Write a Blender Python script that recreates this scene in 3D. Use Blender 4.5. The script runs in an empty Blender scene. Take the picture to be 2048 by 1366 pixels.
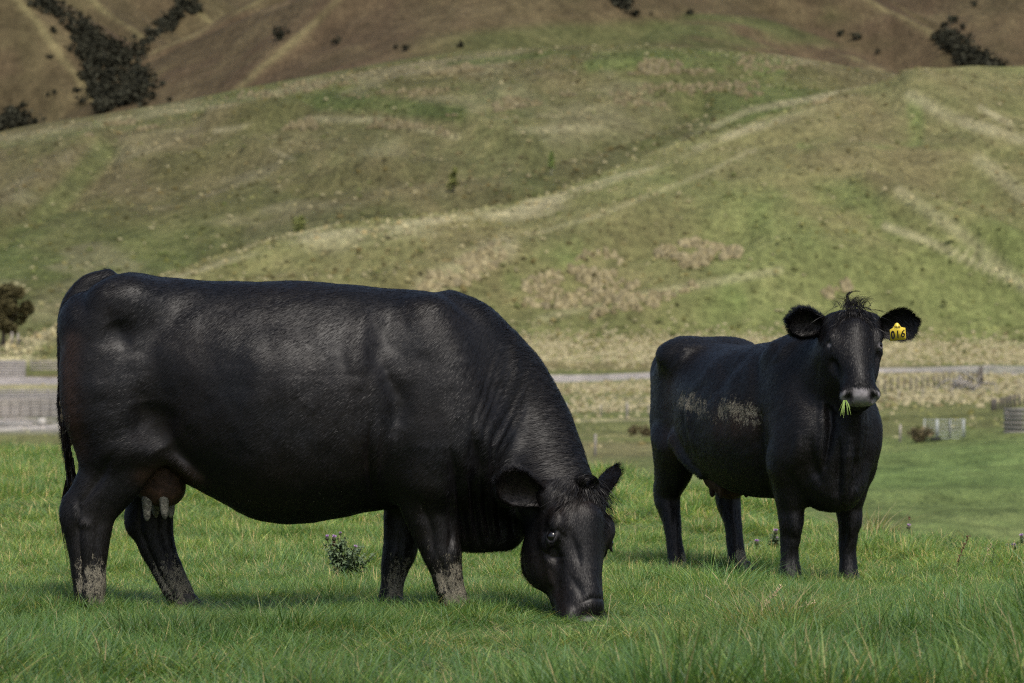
import bpy, math, random
import numpy as np
from mathutils import Vector, Matrix

rng = np.random.default_rng(7)
random.seed(7)
SC = bpy.context.scene
COL = SC.collection
R = math.radians

# ------------------------------------------------------------------ camera, sky, sun, exposure
CAM_H = 1.13
FPX = 7680.0                       # focal length in photograph pixels (135 mm on 36 mm over 2048 px)
cam_data = bpy.data.cameras.new("camera")
cam = bpy.data.objects.new("camera", cam_data)
COL.objects.link(cam)
cam.location = (0, 0, CAM_H)
cam.rotation_euler = (R(90), 0, 0)
cam_data.lens = 135
cam_data.sensor_width = 36
cam_data.clip_start = 0.5
cam_data.clip_end = 12000
cam_data.dof.use_dof = True
cam_data.dof.focus_distance = 16.6
cam_data.dof.aperture_fstop = 7.1
SC.camera = cam

SUN_EL, SUN_AZ = 56.0, 22.0        # degrees: height, and turn to the right of straight behind the camera
world = bpy.data.worlds.new("World")
SC.world = world
world.use_nodes = True
wn = world.node_tree
bg = wn.nodes["Background"]
sky = wn.nodes.new("ShaderNodeTexSky")
sky.sky_type = 'NISHITA'
sky.sun_disc = False
sky.sun_elevation = R(SUN_EL)
sky.sun_rotation = R(180 - SUN_AZ)
sky.air_density = 1.0
sky.dust_density = 3.0
wn.links.new(sky.outputs[0], bg.inputs[0])
bg.inputs[1].default_value = 0.115

sun_data = bpy.data.lights.new("sun", 'SUN')
sun = bpy.data.objects.new("sun", sun_data)
COL.objects.link(sun)
sun_data.energy = 2.15
sun_data.angle = R(20.0)
sun_data.color = (1.0, 0.95, 0.87)
to_sun = Vector((math.sin(R(SUN_AZ)) * math.cos(R(SUN_EL)), -math.cos(R(SUN_AZ)) * math.cos(R(SUN_EL)), math.sin(R(SUN_EL))))
sun.rotation_euler = to_sun.to_track_quat('Z', 'Y').to_euler()
sun.location = to_sun * 60

vs = SC.view_settings
vs.view_transform = 'Standard'
vs.look = 'None'
vs.gamma = 1
vs.use_curve_mapping = False
vs.exposure = 0.48
SC.cycles.use_denoising = False
SC.cycles.filter_width = 1.15
SC.cycles.max_bounces = 6
SC.cycles.diffuse_bounces = 3
SC.cycles.glossy_bounces = 2
SC.cycles.transparent_max_bounces = 4

# ------------------------------------------------------------------ helpers
def at(px, py, Y):
    """the place in the world that lies at a distance Y along a line of sight of the photograph"""
    s = FPX / Y
    return Vector(((px - 1024) / s, Y, CAM_H - (py - 683) / s))

def proj(V):
    V = np.asarray(V)
    s = FPX / V[..., 1]
    return 1024 + V[..., 0] * s, 683 - (V[..., 2] - CAM_H) * s

def mesh_np(name, V, F, mat=None, parent=None, smooth=False, kind=None):
    """V (n,3); F a list of integer arrays (m,3) and/or (m,4)"""
    if not isinstance(F, (list, tuple)):
        F = [F]
    me = bpy.data.meshes.new(name)
    V = np.asarray(V, np.float32)
    me.vertices.add(len(V))
    me.vertices.foreach_set("co", V.ravel())
    loops = np.concatenate([np.asarray(f, np.int32).ravel() for f in F])
    tot = np.concatenate([np.full(len(f), np.asarray(f).shape[1], np.int32) for f in F])
    start = np.concatenate([[0], np.cumsum(tot)[:-1]]).astype(np.int32)
    me.loops.add(len(loops))
    me.loops.foreach_set("vertex_index", loops)
    me.polygons.add(len(tot))
    me.polygons.foreach_set("loop_start", start)
    me.polygons.foreach_set("loop_total", tot)
    if smooth:
        me.polygons.foreach_set("use_smooth", np.ones(len(tot), bool))
    me.update(calc_edges=True)
    me.validate()
    if mat:
        me.materials.append(mat)
    o = bpy.data.objects.new(name, me)
    COL.objects.link(o)
    if parent:
        o.parent = parent
    if kind:
        o["kind"] = kind
    return o

def attr_f(o, name, val):
    a = o.data.attributes.new(name, 'FLOAT', 'POINT')
    a.data.foreach_set("value", np.asarray(val, np.float32))

def attr_c(o, name, val):
    a = o.data.attributes.new(name, 'FLOAT_COLOR', 'POINT')
    v = np.ones((len(val), 4), np.float32)
    v[:, :3] = val
    a.data.foreach_set("color", v.ravel())

def tag(o, label, cat, group=None):
    o["label"] = label
    o["category"] = cat
    if group:
        o["group"] = group
    return o

def empty(name, loc=(0, 0, 0), label=None, cat=None, group=None, rz=0):
    o = bpy.data.objects.new(name, None)
    COL.objects.link(o)
    o.location = loc
    o.rotation_euler = (0, 0, rz)
    o.empty_display_size = 0.2
    if label:
        tag(o, label, cat, group)
    return o

class MB:
    """collects boxes, bars and loose pieces; build() links them as one mesh object"""
    def __init__(s):
        s.v, s.f3, s.f4, s.n = [], [], [], 0
    def raw(s, V, F3=None, F4=None):
        V = np.asarray(V, float)
        if F3 is not None and len(F3): s.f3.append(np.asarray(F3) + s.n)
        if F4 is not None and len(F4): s.f4.append(np.asarray(F4) + s.n)
        s.v.append(V); s.n += len(V)
        return s
    def box(s, c, size, rz=0.0, jitter=0.0):
        x, y, z = [q / 2 for q in size]
        V = np.array([(i * x, j * y, k * z) for i in (-1, 1) for j in (-1, 1) for k in (-1, 1)], float)
        if jitter: V += rng.normal(0, jitter, V.shape)
        cr, sr = math.cos(rz), math.sin(rz)
        V = np.stack([V[:, 0] * cr - V[:, 1] * sr, V[:, 0] * sr + V[:, 1] * cr, V[:, 2]], 1) + np.asarray(c)
        return s.raw(V, None, [(0, 1, 3, 2), (4, 6, 7, 5), (0, 4, 5, 1), (2, 3, 7, 6), (0, 2, 6, 4), (1, 5, 7, 3)])
    def tube(s, pts, rad, n=6):
        pts = np.asarray(pts, float)
        rad = np.full(len(pts), rad) if np.isscalar(rad) else np.asarray(rad, float)
        V, F = tube_geo(pts, rad, n)
        m = len(pts)
        V = np.vstack([V, pts[0], pts[-1]])
        F3 = [(i2, i1, n * m) for i1, i2 in ((q, (q + 1) % n) for q in range(n))] + \
             [((m - 1) * n + i1, (m - 1) * n + i2, n * m + 1) for i1, i2 in ((q, (q + 1) % n) for q in range(n))]
        return s.raw(V, F3, F)
    def build(s, name, mat, parent=None, smooth=False, kind=None):
        F = []
        if s.f3: F.append(np.concatenate(s.f3))
        if s.f4: F.append(np.concatenate(s.f4))
        return mesh_np(name, np.concatenate(s.v), F, mat, parent, smooth, kind)

def tube_geo(pts, rad, n):
    d = np.gradient(pts, axis=0)
    d /= np.linalg.norm(d, axis=1, keepdims=True) + 1e-12
    ref = np.array([0.31, 0.2, 0.93]) if abs(d[0][2]) < 0.8 else np.array([1.0, 0.1, 0.0])
    u = np.cross(d, ref); u /= np.linalg.norm(u, axis=1, keepdims=True)
    w = np.cross(d, u)
    a = np.linspace(0, 2 * np.pi, n, endpoint=False)
    V = pts[:, None] + rad[:, None, None] * (np.cos(a)[None, :, None] * u[:, None] + np.sin(a)[None, :, None] * w[:, None])
    m = len(pts)
    F = [(i * n + j, i * n + (j + 1) % n, (i + 1) * n + (j + 1) % n, (i + 1) * n + j) for i in range(m - 1) for j in range(n)]
    return V.reshape(-1, 3), np.array(F)

# ---- shader helpers
def mat_new(name):
    m = bpy.data.materials.new(name)
    m.use_nodes = True
    nt = m.node_tree
    return m, nt, nt.nodes["Principled BSDF"]

def N(nt, t, **kw):
    n = nt.nodes.new(t)
    for k, v in kw.items():
        if k.startswith("i_"):
            key = k[2:]
            key = int(key) if key.isdigit() else key
            n.inputs[key].default_value = v
        else:
            setattr(n, k, v)
    return n

def noise(nt, scale, detail=4, rough=0.6, vec=None, dist=0.0):
    n = N(nt, "ShaderNodeTexNoise")
    n.inputs["Scale"].default_value = scale
    n.inputs["Detail"].default_value = detail
    n.inputs["Roughness"].default_value = rough
    n.inputs["Distortion"].default_value = dist
    if vec is not None:
        nt.links.new(vec, n.inputs["Vector"])
    return n.outputs["Fac"]

def ramp(nt, fac, stops):
    r = N(nt, "ShaderNodeValToRGB")
    e = r.color_ramp.elements
    while len(e) < len(stops): e.new(0.5)
    for q, (p, c) in zip(e, stops):
        q.position = p
        q.color = (c, c, c, 1) if np.isscalar(c) else (*c, 1)
    nt.links.new(fac, r.inputs[0])
    return r.outputs[0]

def mix(nt, fac, a, b, mode='MIX'):
    m = N(nt, "ShaderNodeMix", data_type='RGBA', blend_type=mode)
    for sock, v in ((m.inputs[0], fac), (m.inputs[6], a), (m.inputs[7], b)):
        if isinstance(v, bpy.types.NodeSocket): nt.links.new(v, sock)
        elif np.isscalar(v): sock.default_value = v
        else: sock.default_value = (*v, 1)
    return m.outputs[2]

def math_n(nt, op, a, b=None, clamp=False):
    m = N(nt, "ShaderNodeMath", operation=op, use_clamp=clamp)
    for sock, v in ((m.inputs[0], a), (m.inputs[1], b)):
        if v is None: continue
        if isinstance(v, bpy.types.NodeSocket): nt.links.new(v, sock)
        else: sock.default_value = v
    return m.outputs[0]

def bump(nt, bsdf, h, strength, dist):
    b = N(nt, "ShaderNodeBump")
    b.inputs["Strength"].default_value = strength
    b.inputs["Distance"].default_value = dist
    nt.links.new(h, b.inputs["Height"])
    nt.links.new(b.outputs[0], bsdf.inputs["Normal"])

def attr_n(nt, name, out="Fac"):
    a = N(nt, "ShaderNodeAttribute")
    a.attribute_name = name
    return a.outputs[out]

def pos_n(nt):
    return N(nt, "ShaderNodeNewGeometry").outputs["Position"]

def simple_mat(name, col, rough=0.7, var=0.25, scale=8.0, metal=0.0, bump_s=0.2, spec=0.3, col2=None):
    m, nt, b = mat_new(name)
    p = N(nt, "ShaderNodeTexCoord").outputs["Object"]
    f = noise(nt, scale, 5, 0.65, p)
    c2 = col2 if col2 is not None else tuple(q * (1 - var) for q in col)
    c1 = tuple(q * (1 + var) for q in col)
    nt.links.new(ramp(nt, f, [(0.3, c2), (0.7, c1)]), b.inputs["Base Color"])
    b.inputs["Roughness"].default_value = rough
    b.inputs["Metallic"].default_value = metal
    b.inputs["Specular IOR Level"].default_value = spec
    if bump_s: bump(nt, b, f, bump_s, 0.02)
    return m

# ---- numpy value noise (for shaping geometry)
_perm = np.random.default_rng(3).random((64, 64, 64)).astype(np.float32)
def vnoise(P, scale):
    q = np.asarray(P, np.float64) * scale
    i = np.floor(q).astype(int)
    f = (q - i).astype(np.float32)
    f = f * f * (3 - 2 * f)
    i0, i1 = i & 63, (i + 1) & 63
    x0, y0, z0 = i0[..., 0], i0[..., 1], i0[..., 2]
    x1, y1, z1 = i1[..., 0], i1[..., 1], i1[..., 2]
    fx, fy, fz = f[..., 0], f[..., 1], f[..., 2]
    def L(a, b, t): return a + (b - a) * t
    return L(L(L(_perm[x0, y0, z0], _perm[x1, y0, z0], fx), L(_perm[x0, y1, z0], _perm[x1, y1, z0], fx), fy),
             L(L(_perm[x0, y0, z1], _perm[x1, y0, z1], fx), L(_perm[x0, y1, z1], _perm[x1, y1, z1], fx), fy), fz) * 2 - 1

def fbm(P, scale, octv=4, gain=0.5):
    P = np.asarray(P, np.float64)
    a, s, t = 1.0, scale, 0
    for o in range(octv):
        t = t + a * vnoise(P + o * 17.3, s)
        a *= gain; s *= 2.03
    return t

def hermite(xk, K, x):
    """cubic interpolation of knots K (n,...) at places xk, at x (m,)"""
    xk = np.asarray(xk, float); K = np.asarray(K, float); x = np.clip(np.asarray(x, float), xk[0], xk[-1])
    m = np.gradient(K, xk, axis=0)
    j = np.clip(np.searchsorted(xk, x) - 1, 0, len(xk) - 2)
    h = xk[j + 1] - xk[j]; t = (x - xk[j]) / h
    sh = (-1,) + (1,) * (K.ndim - 1)
    t_, h_ = t.reshape(sh), h.reshape(sh)
    return (2*t_**3 - 3*t_**2 + 1) * K[j] + (t_**3 - 2*t_**2 + t_) * h_ * m[j] + (-2*t_**3 + 3*t_**2) * K[j+1] + (t_**3 - t_**2) * h_ * m[j+1]

def seg_dist(px, py, poly, ky=1.0):
    """distance in photograph pixels to a polyline, and the place along it (0..1)"""
    best = np.full(np.shape(px), 1e9); tt = np.zeros(np.shape(px))
    n = len(poly) - 1
    for k in range(n):
        (ax, ay), (bx, by) = poly[k][:2], poly[k + 1][:2]
        dx, dy = bx - ax, (by - ay) * ky
        qx, qy = px - ax, (py - ay) * ky
        t = np.clip((qx * dx + qy * dy) / (dx * dx + dy * dy + 1e-9), 0, 1)
        d = np.hypot(qx - t * dx, qy - t * dy)
        m = d < best
        best = np.where(m, d, best); tt = np.where(m, (k + t) / n, tt)
    return best, tt

def sstep(a, b, x):
    t = np.clip((x - a) / (b - a), 0, 1)
    return t * t * (3 - 2 * t)
# ------------------------------------------------------------------ the land
GREEN = np.array((.080, .106, .032)); OLIVE = np.array((.146, .137, .057)); TAN = np.array((.165, .138, .066))
STRAW = np.array((.38, .335, .195)); BROWN = np.array((.084, .060, .034)); DARK = np.array((.035, .038, .022))
GRAVEL = np.array((.30, .27, .24)); LUSH = np.array((.108, .138, .042)); DRYBR = np.array((.145, .120, .062))

def land_mat(name, scale=1.0, green=0.5, coarse=1.0, bmp=0.6, gain=1.0):
    m, nt, b = mat_new(name)
    mp = N(nt, "ShaderNodeMapping"); mp.inputs["Scale"].default_value = (1.0, 0.34, 0.6)
    nt.links.new(pos_n(nt), mp.inputs[0]); p = mp.outputs[0]
    base = attr_n(nt, "tint", "Color")
    n_big = noise(nt, 0.022 * scale, 5, 0.62, p, 0.6)
    n_mid = noise(nt, 0.11 * scale, 6, 0.7, p, 0.4)
    n_fin = noise(nt, 0.75 * scale, 5, 0.75, p)
    greenish = mix(nt, ramp(nt, n_big, [(.42, 0.0), (.66, green)]), base, tuple(GREEN * 1.25))
    tanned = mix(nt, ramp(nt, n_mid, [(.50, 0.0), (.72, .55)]), greenish, mix(nt, 0.5, base, tuple(TAN)))
    vary = mix(nt, 1.0, tanned, ramp(nt, n_mid, [(.25, .62), (.75, 1.38)]), 'MULTIPLY')
    vary = mix(nt, coarse, vary, mix(nt, 1.0, vary, ramp(nt, n_fin, [(.3, .45), (.72, 1.6)]), 'MULTIPLY'))
    vary = mix(nt, 1.0, vary, (gain, gain, gain), 'MULTIPLY')
    nt.links.new(vary, b.inputs["Base Color"])
    b.inputs["Roughness"].default_value = 0.95
    b.inputs["Specular IOR Level"].default_value = 0.05
    h = math_n(nt, 'ADD', n_fin, math_n(nt, 'MULTIPLY', n_mid, 2.0))
    bump(nt, b, h, bmp, 1.6 / scale)
    return m

FIELD_PX = [-900, 0, 1000, 1300, 1500, 1740, 2048, 2900]
FIELD_EDGE = [44, 42, 40, 34, 29, 24.5, 23.5, 23]
def field_edge(x, y):
    return np.interp(1024 + np.asarray(x) * FPX / np.asarray(y), FIELD_PX, FIELD_EDGE)
def field_z(x, y):
    x = np.asarray(x, float); y = np.asarray(y, float)
    z = -0.09 * sstep(15, 20, y)
    P = np.stack([x, y, 0 * x], -1)
    z = z + 0.025 * fbm(P, 0.6, 3) * sstep(12, 14, y + 1) * (0.35 + 0.65 * sstep(20, 25, y)) + 0.06 * fbm(P + 40, .18, 2) * sstep(21, 26, y)
    e = y - field_edge(x, y)
    e = np.maximum(e + 1.5, 0)
    return z - 3.6 * (1 - np.exp(-(e / 7.0) ** 1.6))

def build_field():
    ys = np.concatenate([np.linspace(8, 24, 160), np.linspace(24.15, 60, 150)])
    us = np.linspace(-0.19, 0.19, 170)
    U, Y = np.meshgrid(us, ys)
    X = U * np.maximum(Y, 14)
    Z = field_z(X, Y)
    V = np.stack([X, Y, Z], -1).reshape(-1, 3)
    nr, nc = X.shape
    i = np.arange(nr * nc).reshape(nr, nc)
    F = np.stack([i[:-1, :-1], i[:-1, 1:], i[1:, 1:], i[1:, :-1]], -1).reshape(-1, 4)
    m, nt, b = mat_new("turf_soil")
    p = pos_n(nt)
    c = mix(nt, ramp(nt, noise(nt, 1.3, 5, .7, p), [(.35, 0.), (.65, 1.)]), (.035, .060, .013), (.060, .075, .022))
    c = mix(nt, ramp(nt, noise(nt, 24, 4, .7, p), [(.35, 0.), (.7, .6)]), c, (.020, .024, .010))
    nt.links.new(c, b.inputs["Base Color"])
    b.inputs["Roughness"].default_value = .95
    b.inputs["Specular IOR Level"].default_value = .05
    bump(nt, b, noise(nt, 30, 4, .7, p), .8, .04)
    return mesh_np("field", V, F, m, None, True, "structure")
build_field()

def patch(name, cols, rows, ncol, nrow, amp, mat, painter, extra=None):
    """a stretch of land given as rows of (distance, photograph row) knots over columns of knots"""
    Yk = np.array([r[0] for r in rows], float); Pk = np.array([r[1] for r in rows], float)     # (rows, cols)
    px = np.linspace(cols[0], cols[-1], ncol)
    v = np.linspace(0, len(rows) - 1, nrow)
    Yc = hermite(cols, Yk.T, px); Pc = hermite(cols, Pk.T, px)                                   # (ncol, rows)
    Yg = hermite(np.arange(len(rows)), Yc.T, v); Pg = hermite(np.arange(len(rows)), Pc.T, v)      # (nrow, ncol)
    PX = np.broadcast_to(px, Yg.shape)
    X = (PX - 1024) / FPX * Yg
    Z = CAM_H - (Pg - 683) / FPX * Yg
    P = np.stack([X, Yg, 0 * X], -1)
    Z = Z + amp(P, PX, Pg)
    if extra is not None: Z = extra(X, Yg, Z)
    V = np.stack([X, Yg, Z], -1)
    px2, py2 = proj(V)
    i = np.arange(nrow * ncol).reshape(nrow, ncol)
    F = np.stack([i[:-1, :-1], i[:-1, 1:], i[1:, 1:], i[1:, :-1]], -1).reshape(-1, 4)
    o = mesh_np(name, V.reshape(-1, 3), F, mat, None, True, "structure")
    T = painter(V, px2, py2)
    attr_c(o, "tint", T.reshape(-1, 3))
    return V, px2, py2, T

class Land:
    """looks up the land under a photograph point"""
    def __init__(s, V, px, py, T=None):
        s.V, s.px, s.py, s.T = V, px, py, T
        s.cols = s.px[0]
    def at(s, px, py):
        c = np.clip(np.searchsorted(s.cols, px), 1, len(s.cols) - 1)
        col = s.py[:, c]
        # the first (nearest) row whose line of sight passes py
        k = np.argmax(col <= py) if (col <= py).any() else len(col) - 1
        k = max(k, 1)
        t = np.clip((py - col[k - 1]) / (col[k] - col[k - 1] + 1e-9), 0, 1)
        q = s.V[k - 1, c] * (1 - t) + s.V[k, c] * t
        Y = q[1]
        return Vector(((px - 1024) / FPX * Y, Y, q[2]))

def paint(T, w, col):
    return T + (np.asarray(col) - T) * np.clip(w, 0, 1)[..., None]

def band(px, py, poly, width, soft=1.0, ky=1.0):
    d, t = seg_dist(px, py, poly, ky)
    w = np.interp(t, np.linspace(0, 1, len(poly)), [q[2] if len(q) > 2 else width for q in poly])
    return 1 - sstep(w * 0.35, w * (1 + 0.3 * soft), d)

# ---- valley floor and the near spur
VC = [-600, -250, 0, 340, 600, 850, 1060, 1290, 1500, 1740, 1870, 2048, 2300, 2700]
n_ = len(VC)
def row(Y, py):
    xs = VC
    f = lambda q: np.full(n_, q, float) if np.isscalar(q) else np.interp(xs, [a for a, b in q], [b for a, b in q])
    return f(Y), f(py)
RIDGE = [(-600, 735), (-250, 718), (0, 690), (60, 662), (340, 546), (600, 471), (850, 436), (1060, 411), (1290, 329), (1500, 250), (1740, 182), (1870, 160), (2048, 152), (2300, 130), (2700, 150)]
RIDGEY = [(-600, 630), (0, 640), (340, 670), (850, 720), (1290, 790), (1740, 890), (1870, 915), (2048, 940), (2700, 980)]
FOOT = [(-600, 742), (0, 722), (340, 705), (1060, 688), (1740, 694), (2048, 704), (2700, 715)]
rp, ry, fp = (np.interp(VC, [a for a, b in q], [b for a, b in q]) for q in (RIDGE, RIDGEY, FOOT))
rows = [row(36, 1540), row(80, [(-600, 1075), (1300, 1075), (1740, 1082), (2048, 1086), (2700, 1090)]),
        row(150, [(-600, 960), (0, 955), (1300, 955), (1740, 965), (2048, 955), (2700, 930)]),
        row(215, [(-600, 905), (0, 905), (1300, 900), (1740, 893), (2048, 866), (2700, 840)]),
        row(290, [(-600, 872), (0, 870), (1300, 862), (1740, 850), (2048, 838), (2700, 820)]),
        row(380, [(-600, 836), (0, 836), (1300, 829), (1740, 796), (2048, 786), (2700, 780)]),
        row(450, [(-600, 795), (0, 793), (1300, 790), (1740, 768), (2048, 764), (2700, 760)]),
        row(520, [(-600, 768), (0, 766), (1060, 765), (1330, 757), (1740, 745), (2048, 744), (2700, 744)]),
        row(550, [(-600, 756), (0, 755), (1060, 752), (1330, 746), (1740, 735), (2048, 732), (2700, 734)]),
        (np.full(n_, 600.), fp),
        (600 + (ry - 600) * .26, fp + (rp - fp) * .40),
        (600 + (ry - 600) * .58, fp + (rp - fp) * .76),
        (ry, rp), (ry + 45, rp + 12), (ry + 120, rp + 190)]

def valley_amp(P, px, py):
    Y = P[..., 1]
    hill = sstep(585, 660, Y)
    a = hill * (2.4 * fbm(P, 1 / 75, 3) + 0.9 * fbm(P + 90, 1 / 22, 3))
    a = a * (1 - 0.6 * np.exp(-((py - np.interp(px, VC, rp)) / 14) ** 2))
    a = a + 0.25 * fbm(P, 1 / 14, 3) * sstep(60, 120, Y) * (1 - hill)
    # spur ribs running down on the right
    for poly, hgt, wd in ((((1830, 185), (1960, 240), (2120, 300)), 4, 40), (((1740, 395), (1900, 470), (2060, 570)), 3, 45), (((1790, 450), (1920, 510), (2100, 590)), 2, 30), (((1290, 430), (1060, 500), (800, 580)), 2.5, 45), (((1230, 640), (1600, 560), (1760, 560)), 1.2, 40)):
        d, t = seg_dist(px, py, poly)
        a = a + hgt * np.exp(-(d / wd) ** 2)
    for poly, hgt, wd in ((((1180, 590), (1300, 540), (1480, 470)), 2.2, 40), (((2000, 400), (1900, 360), (1820, 300)), 2.5, 45), (((1000, 640), (1150, 560), (1290, 480)), 1.5, 35)):
        d, t = seg_dist(px, py, poly)
        a = a - hgt * np.exp(-(d / wd) ** 2)
    # low bank above the road
    a = a + 1.0 * np.exp(-((Y - 575) / 9) ** 2)
    return a

def valley_paint(V, px, py):
    Y = V[..., 1]
    P = np.stack([V[..., 0], Y * .36, 0 * Y], -1)
    n1 = fbm(P, 1 / 45, 4); n2 = fbm(P + 31, 1 / 12, 3); n3 = fbm(P + 77, 1 / 5, 2)
    T = np.zeros(V.shape) + OLIVE
    hill = sstep(590, 640, Y)
    T = paint(T, (1 - hill) * .75, np.array((.105, .115, .042)))
    T = paint(T, hill * sstep(.0, .55, n1 + .25 * n2) * .45, LUSH * 1.15)
    T = paint(T, hill * sstep(.1, .6, -n1 + .3 * n2) * .55, TAN * .8)
    T = paint(T, hill * sstep(430, 250, py) * sstep(1300, 1700, px) * .35, DRYBR)
    # near rise in the pasture on the right
    T = paint(T, sstep(235, 205, Y) * (1 - .3 * sstep(0, .6, n2)), np.array((.105, .148, .046)))
    T = paint(T, sstep(235, 215, Y) * sstep(1500, 1200, px) * .9, np.array((.125, .115, .055)))
    T = paint(T, sstep(300, 260, Y) * sstep(1500, 1250, px) * sstep(.1, .5, n2) * .8, DRYBR)
    # green shoulder of the spur and lush band below the bracken
    for poly, w, s in ((((1250, 640), (1500, 600), (1750, 640), (1950, 640)), 60, .30), (((1560, 420), (1700, 400), (1760, 450), (1650, 480)), 55, .6), (((1030, 560), (1080, 530), (1160, 500)), 28, .6), (((1480, 580), (1560, 540), (1760, 470)), 45, .5), (((1825, 195), (1835, 240), (1830, 285)), 18, .7), (((1600, 290), (1900, 292), (2040, 300)), 9, .55)):
        T = paint(T, band(px, py, poly, w) * s * sstep(-.45, .35, n2), LUSH * 1.1)
    # dry grass: the foot of the hill, banks, and crests
    foot = np.interp(px, VC, fp)
    T = paint(T, sstep(40, 10, np.abs(py - foot - 12)) * sstep(-.35, .25, n2 + .4 * n3) * .9, STRAW)
    T = paint(T, sstep(13, 5, np.abs(py - foot - 42)) * .75, np.array((.16, .125, .065)))
    T = paint(T, sstep(455, 475, Y) * sstep(525, 505, Y) * sstep(-.3, .3, n2) * .75, STRAW * .85)
    T = paint(T, sstep(385, 400, Y) * sstep(450, 440, Y) * sstep(-.3, .4, n2) * sstep(1000, 1080, px) * .6, STRAW * .75)
    crest = np.interp(px, [a for a, b in RIDGE], [b for a, b in RIDGE])
    T = paint(T, sstep(14, 2, np.abs(py - crest - 7)) * sstep(1700, 1450, px) * sstep(-.7, .5, n2 + .5 * n3 + .2) * .62, STRAW * .85)
    T = paint(T, sstep(60, 20, py - crest) * sstep(-.2, .5, n2) * sstep(1500, 1000, px) * .6, STRAW * .85)
    for poly, w, s, c in ((((1060, 470), (1200, 430), (1400, 350), (1510, 300)), 6, .28, STRAW), (((1080, 640), (1180, 610), (1340, 580), (1560, 540)), 10, .35, STRAW),
                          (((1820, 190), (1900, 235), (2060, 285)), 14, .7, STRAW * .8), (((1960, 215), (2060, 270)), 7, .8, STRAW * .9),
                          (((1800, 385), (1900, 450), (2060, 580)), 15, .5, STRAW * .85), (((1770, 452), (1850, 480), (2060, 575)), 9, .65, STRAW), (((1960, 320), (2060, 400)), 18, .6, STRAW * .75),
                          (((850, 575), (960, 520), (1010, 495)), 30, .5, STRAW * .9), (((60, 660), (200, 610), (340, 560)), 40, .6, STRAW * .7)):
        T = paint(T, band(px, py, poly, w) * s * sstep(-.7, .0, n2 + .25), c)
    # hard standing: the road, the yard on the left, the track on the right
    road_e = sstep(519, 523, Y) * sstep(553, 549, Y)
    T = paint(T, road_e * sstep(-.75, -.45, n3 + (px > 0)), GRAVEL)
    T = paint(T, band(px, py, ((1975, 738), (2010, 745), (2060, 772), (2300, 800)), 11), GRAVEL * .85)
    T = paint(T, sstep(872, 858, py) * sstep(782, 790, py) * sstep(330, 150, px) * sstep(-.9, -.4, n2), GRAVEL * .8)
    T = paint(T, band(px, py, ((-40, 860), (60, 856), (130, 850)), 4), GRAVEL * 1.3)
    T = paint(T, band(px, py, ((1000, 845), (1330, 838)), 3.5) * .6, STRAW * .8)
    T = paint(T, band(px, py, ((1720, 805), (1900, 792), (2060, 778)), 4) * .5, STRAW * .8)
    return T

land_near = land_mat("pasture_slope", 1.0, .40, .85, .7, 1.24)
VV, vpx, vpy, VT = patch("valley_and_spur_ground", VC, rows, 620, 560, valley_amp, land_near, valley_paint)
VALLEY = Land(VV, vpx, vpy, VT)

# ---- the broad hill behind
SKY2 = [(-600, 400), (-250, 330), (0, 270), (190, 236), (450, 190), (650, 152), (850, 121), (1100, 97), (1300, 94), (1500, 104), (1650, 124), (1800, 153), (2048, 200), (2300, 250), (2700, 300)]
s2 = np.interp(VC, [a for a, b in SKY2], [b for a, b in SKY2])
b2 = np.interp(VC, [-600, 0, 340, 850, 1290, 1740, 2700], [760, 730, 690, 560, 470, 330, 330])
by = np.interp(VC, [-600, 0, 340, 850, 1290, 1740, 2700], [690, 700, 760, 840, 930, 1060, 1150])
rows2 = [(by, b2)] + [(by + (1380 - by) * a, b2 + (s2 - b2) * c) for a, c in ((.16, .26), (.36, .52), (.60, .76), (.82, .925))] + \
        [(np.full(n_, 1380.), s2), (np.full(n_, 1440.), s2 + 6), (np.full(n_, 1560.), s2 + 90)]
def hill2_amp(P, px, py):
    a = 3.0 * fbm(P, 1 / 120, 3) + 1.3 * fbm(P + 55, 1 / 32, 3)
    a = a * (1 - .85 * np.exp(-((py - np.interp(px, VC, s2)) / 9) ** 2))
    for poly, hgt, wd in ((((420, 250), (620, 235), (900, 250), (1060, 290)), 4, 16), (((500, 300), (700, 330), (800, 345)), 3, 20), (((0, 420), (100, 350), (200, 280)), 3, 22), (((1000, 180), (1300, 130), (1500, 130)), 2.5, 16)):
        d, t = seg_dist(px, py, poly); a = a + hgt * np.exp(-(d / wd) ** 2)
    for poly, hgt, wd in ((((620, 215), (760, 212), (900, 225)), 4, 18), (((600, 380), (800, 360), (1000, 340)), 4, 24), (((1060, 330), (1250, 250), (1400, 200)), 4, 24), (((0, 480), (120, 400), (220, 310)), 3.5, 22)):
        d, t = seg_dist(px, py, poly); a = a - hgt * np.exp(-(d / wd) ** 2)
    return a
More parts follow.
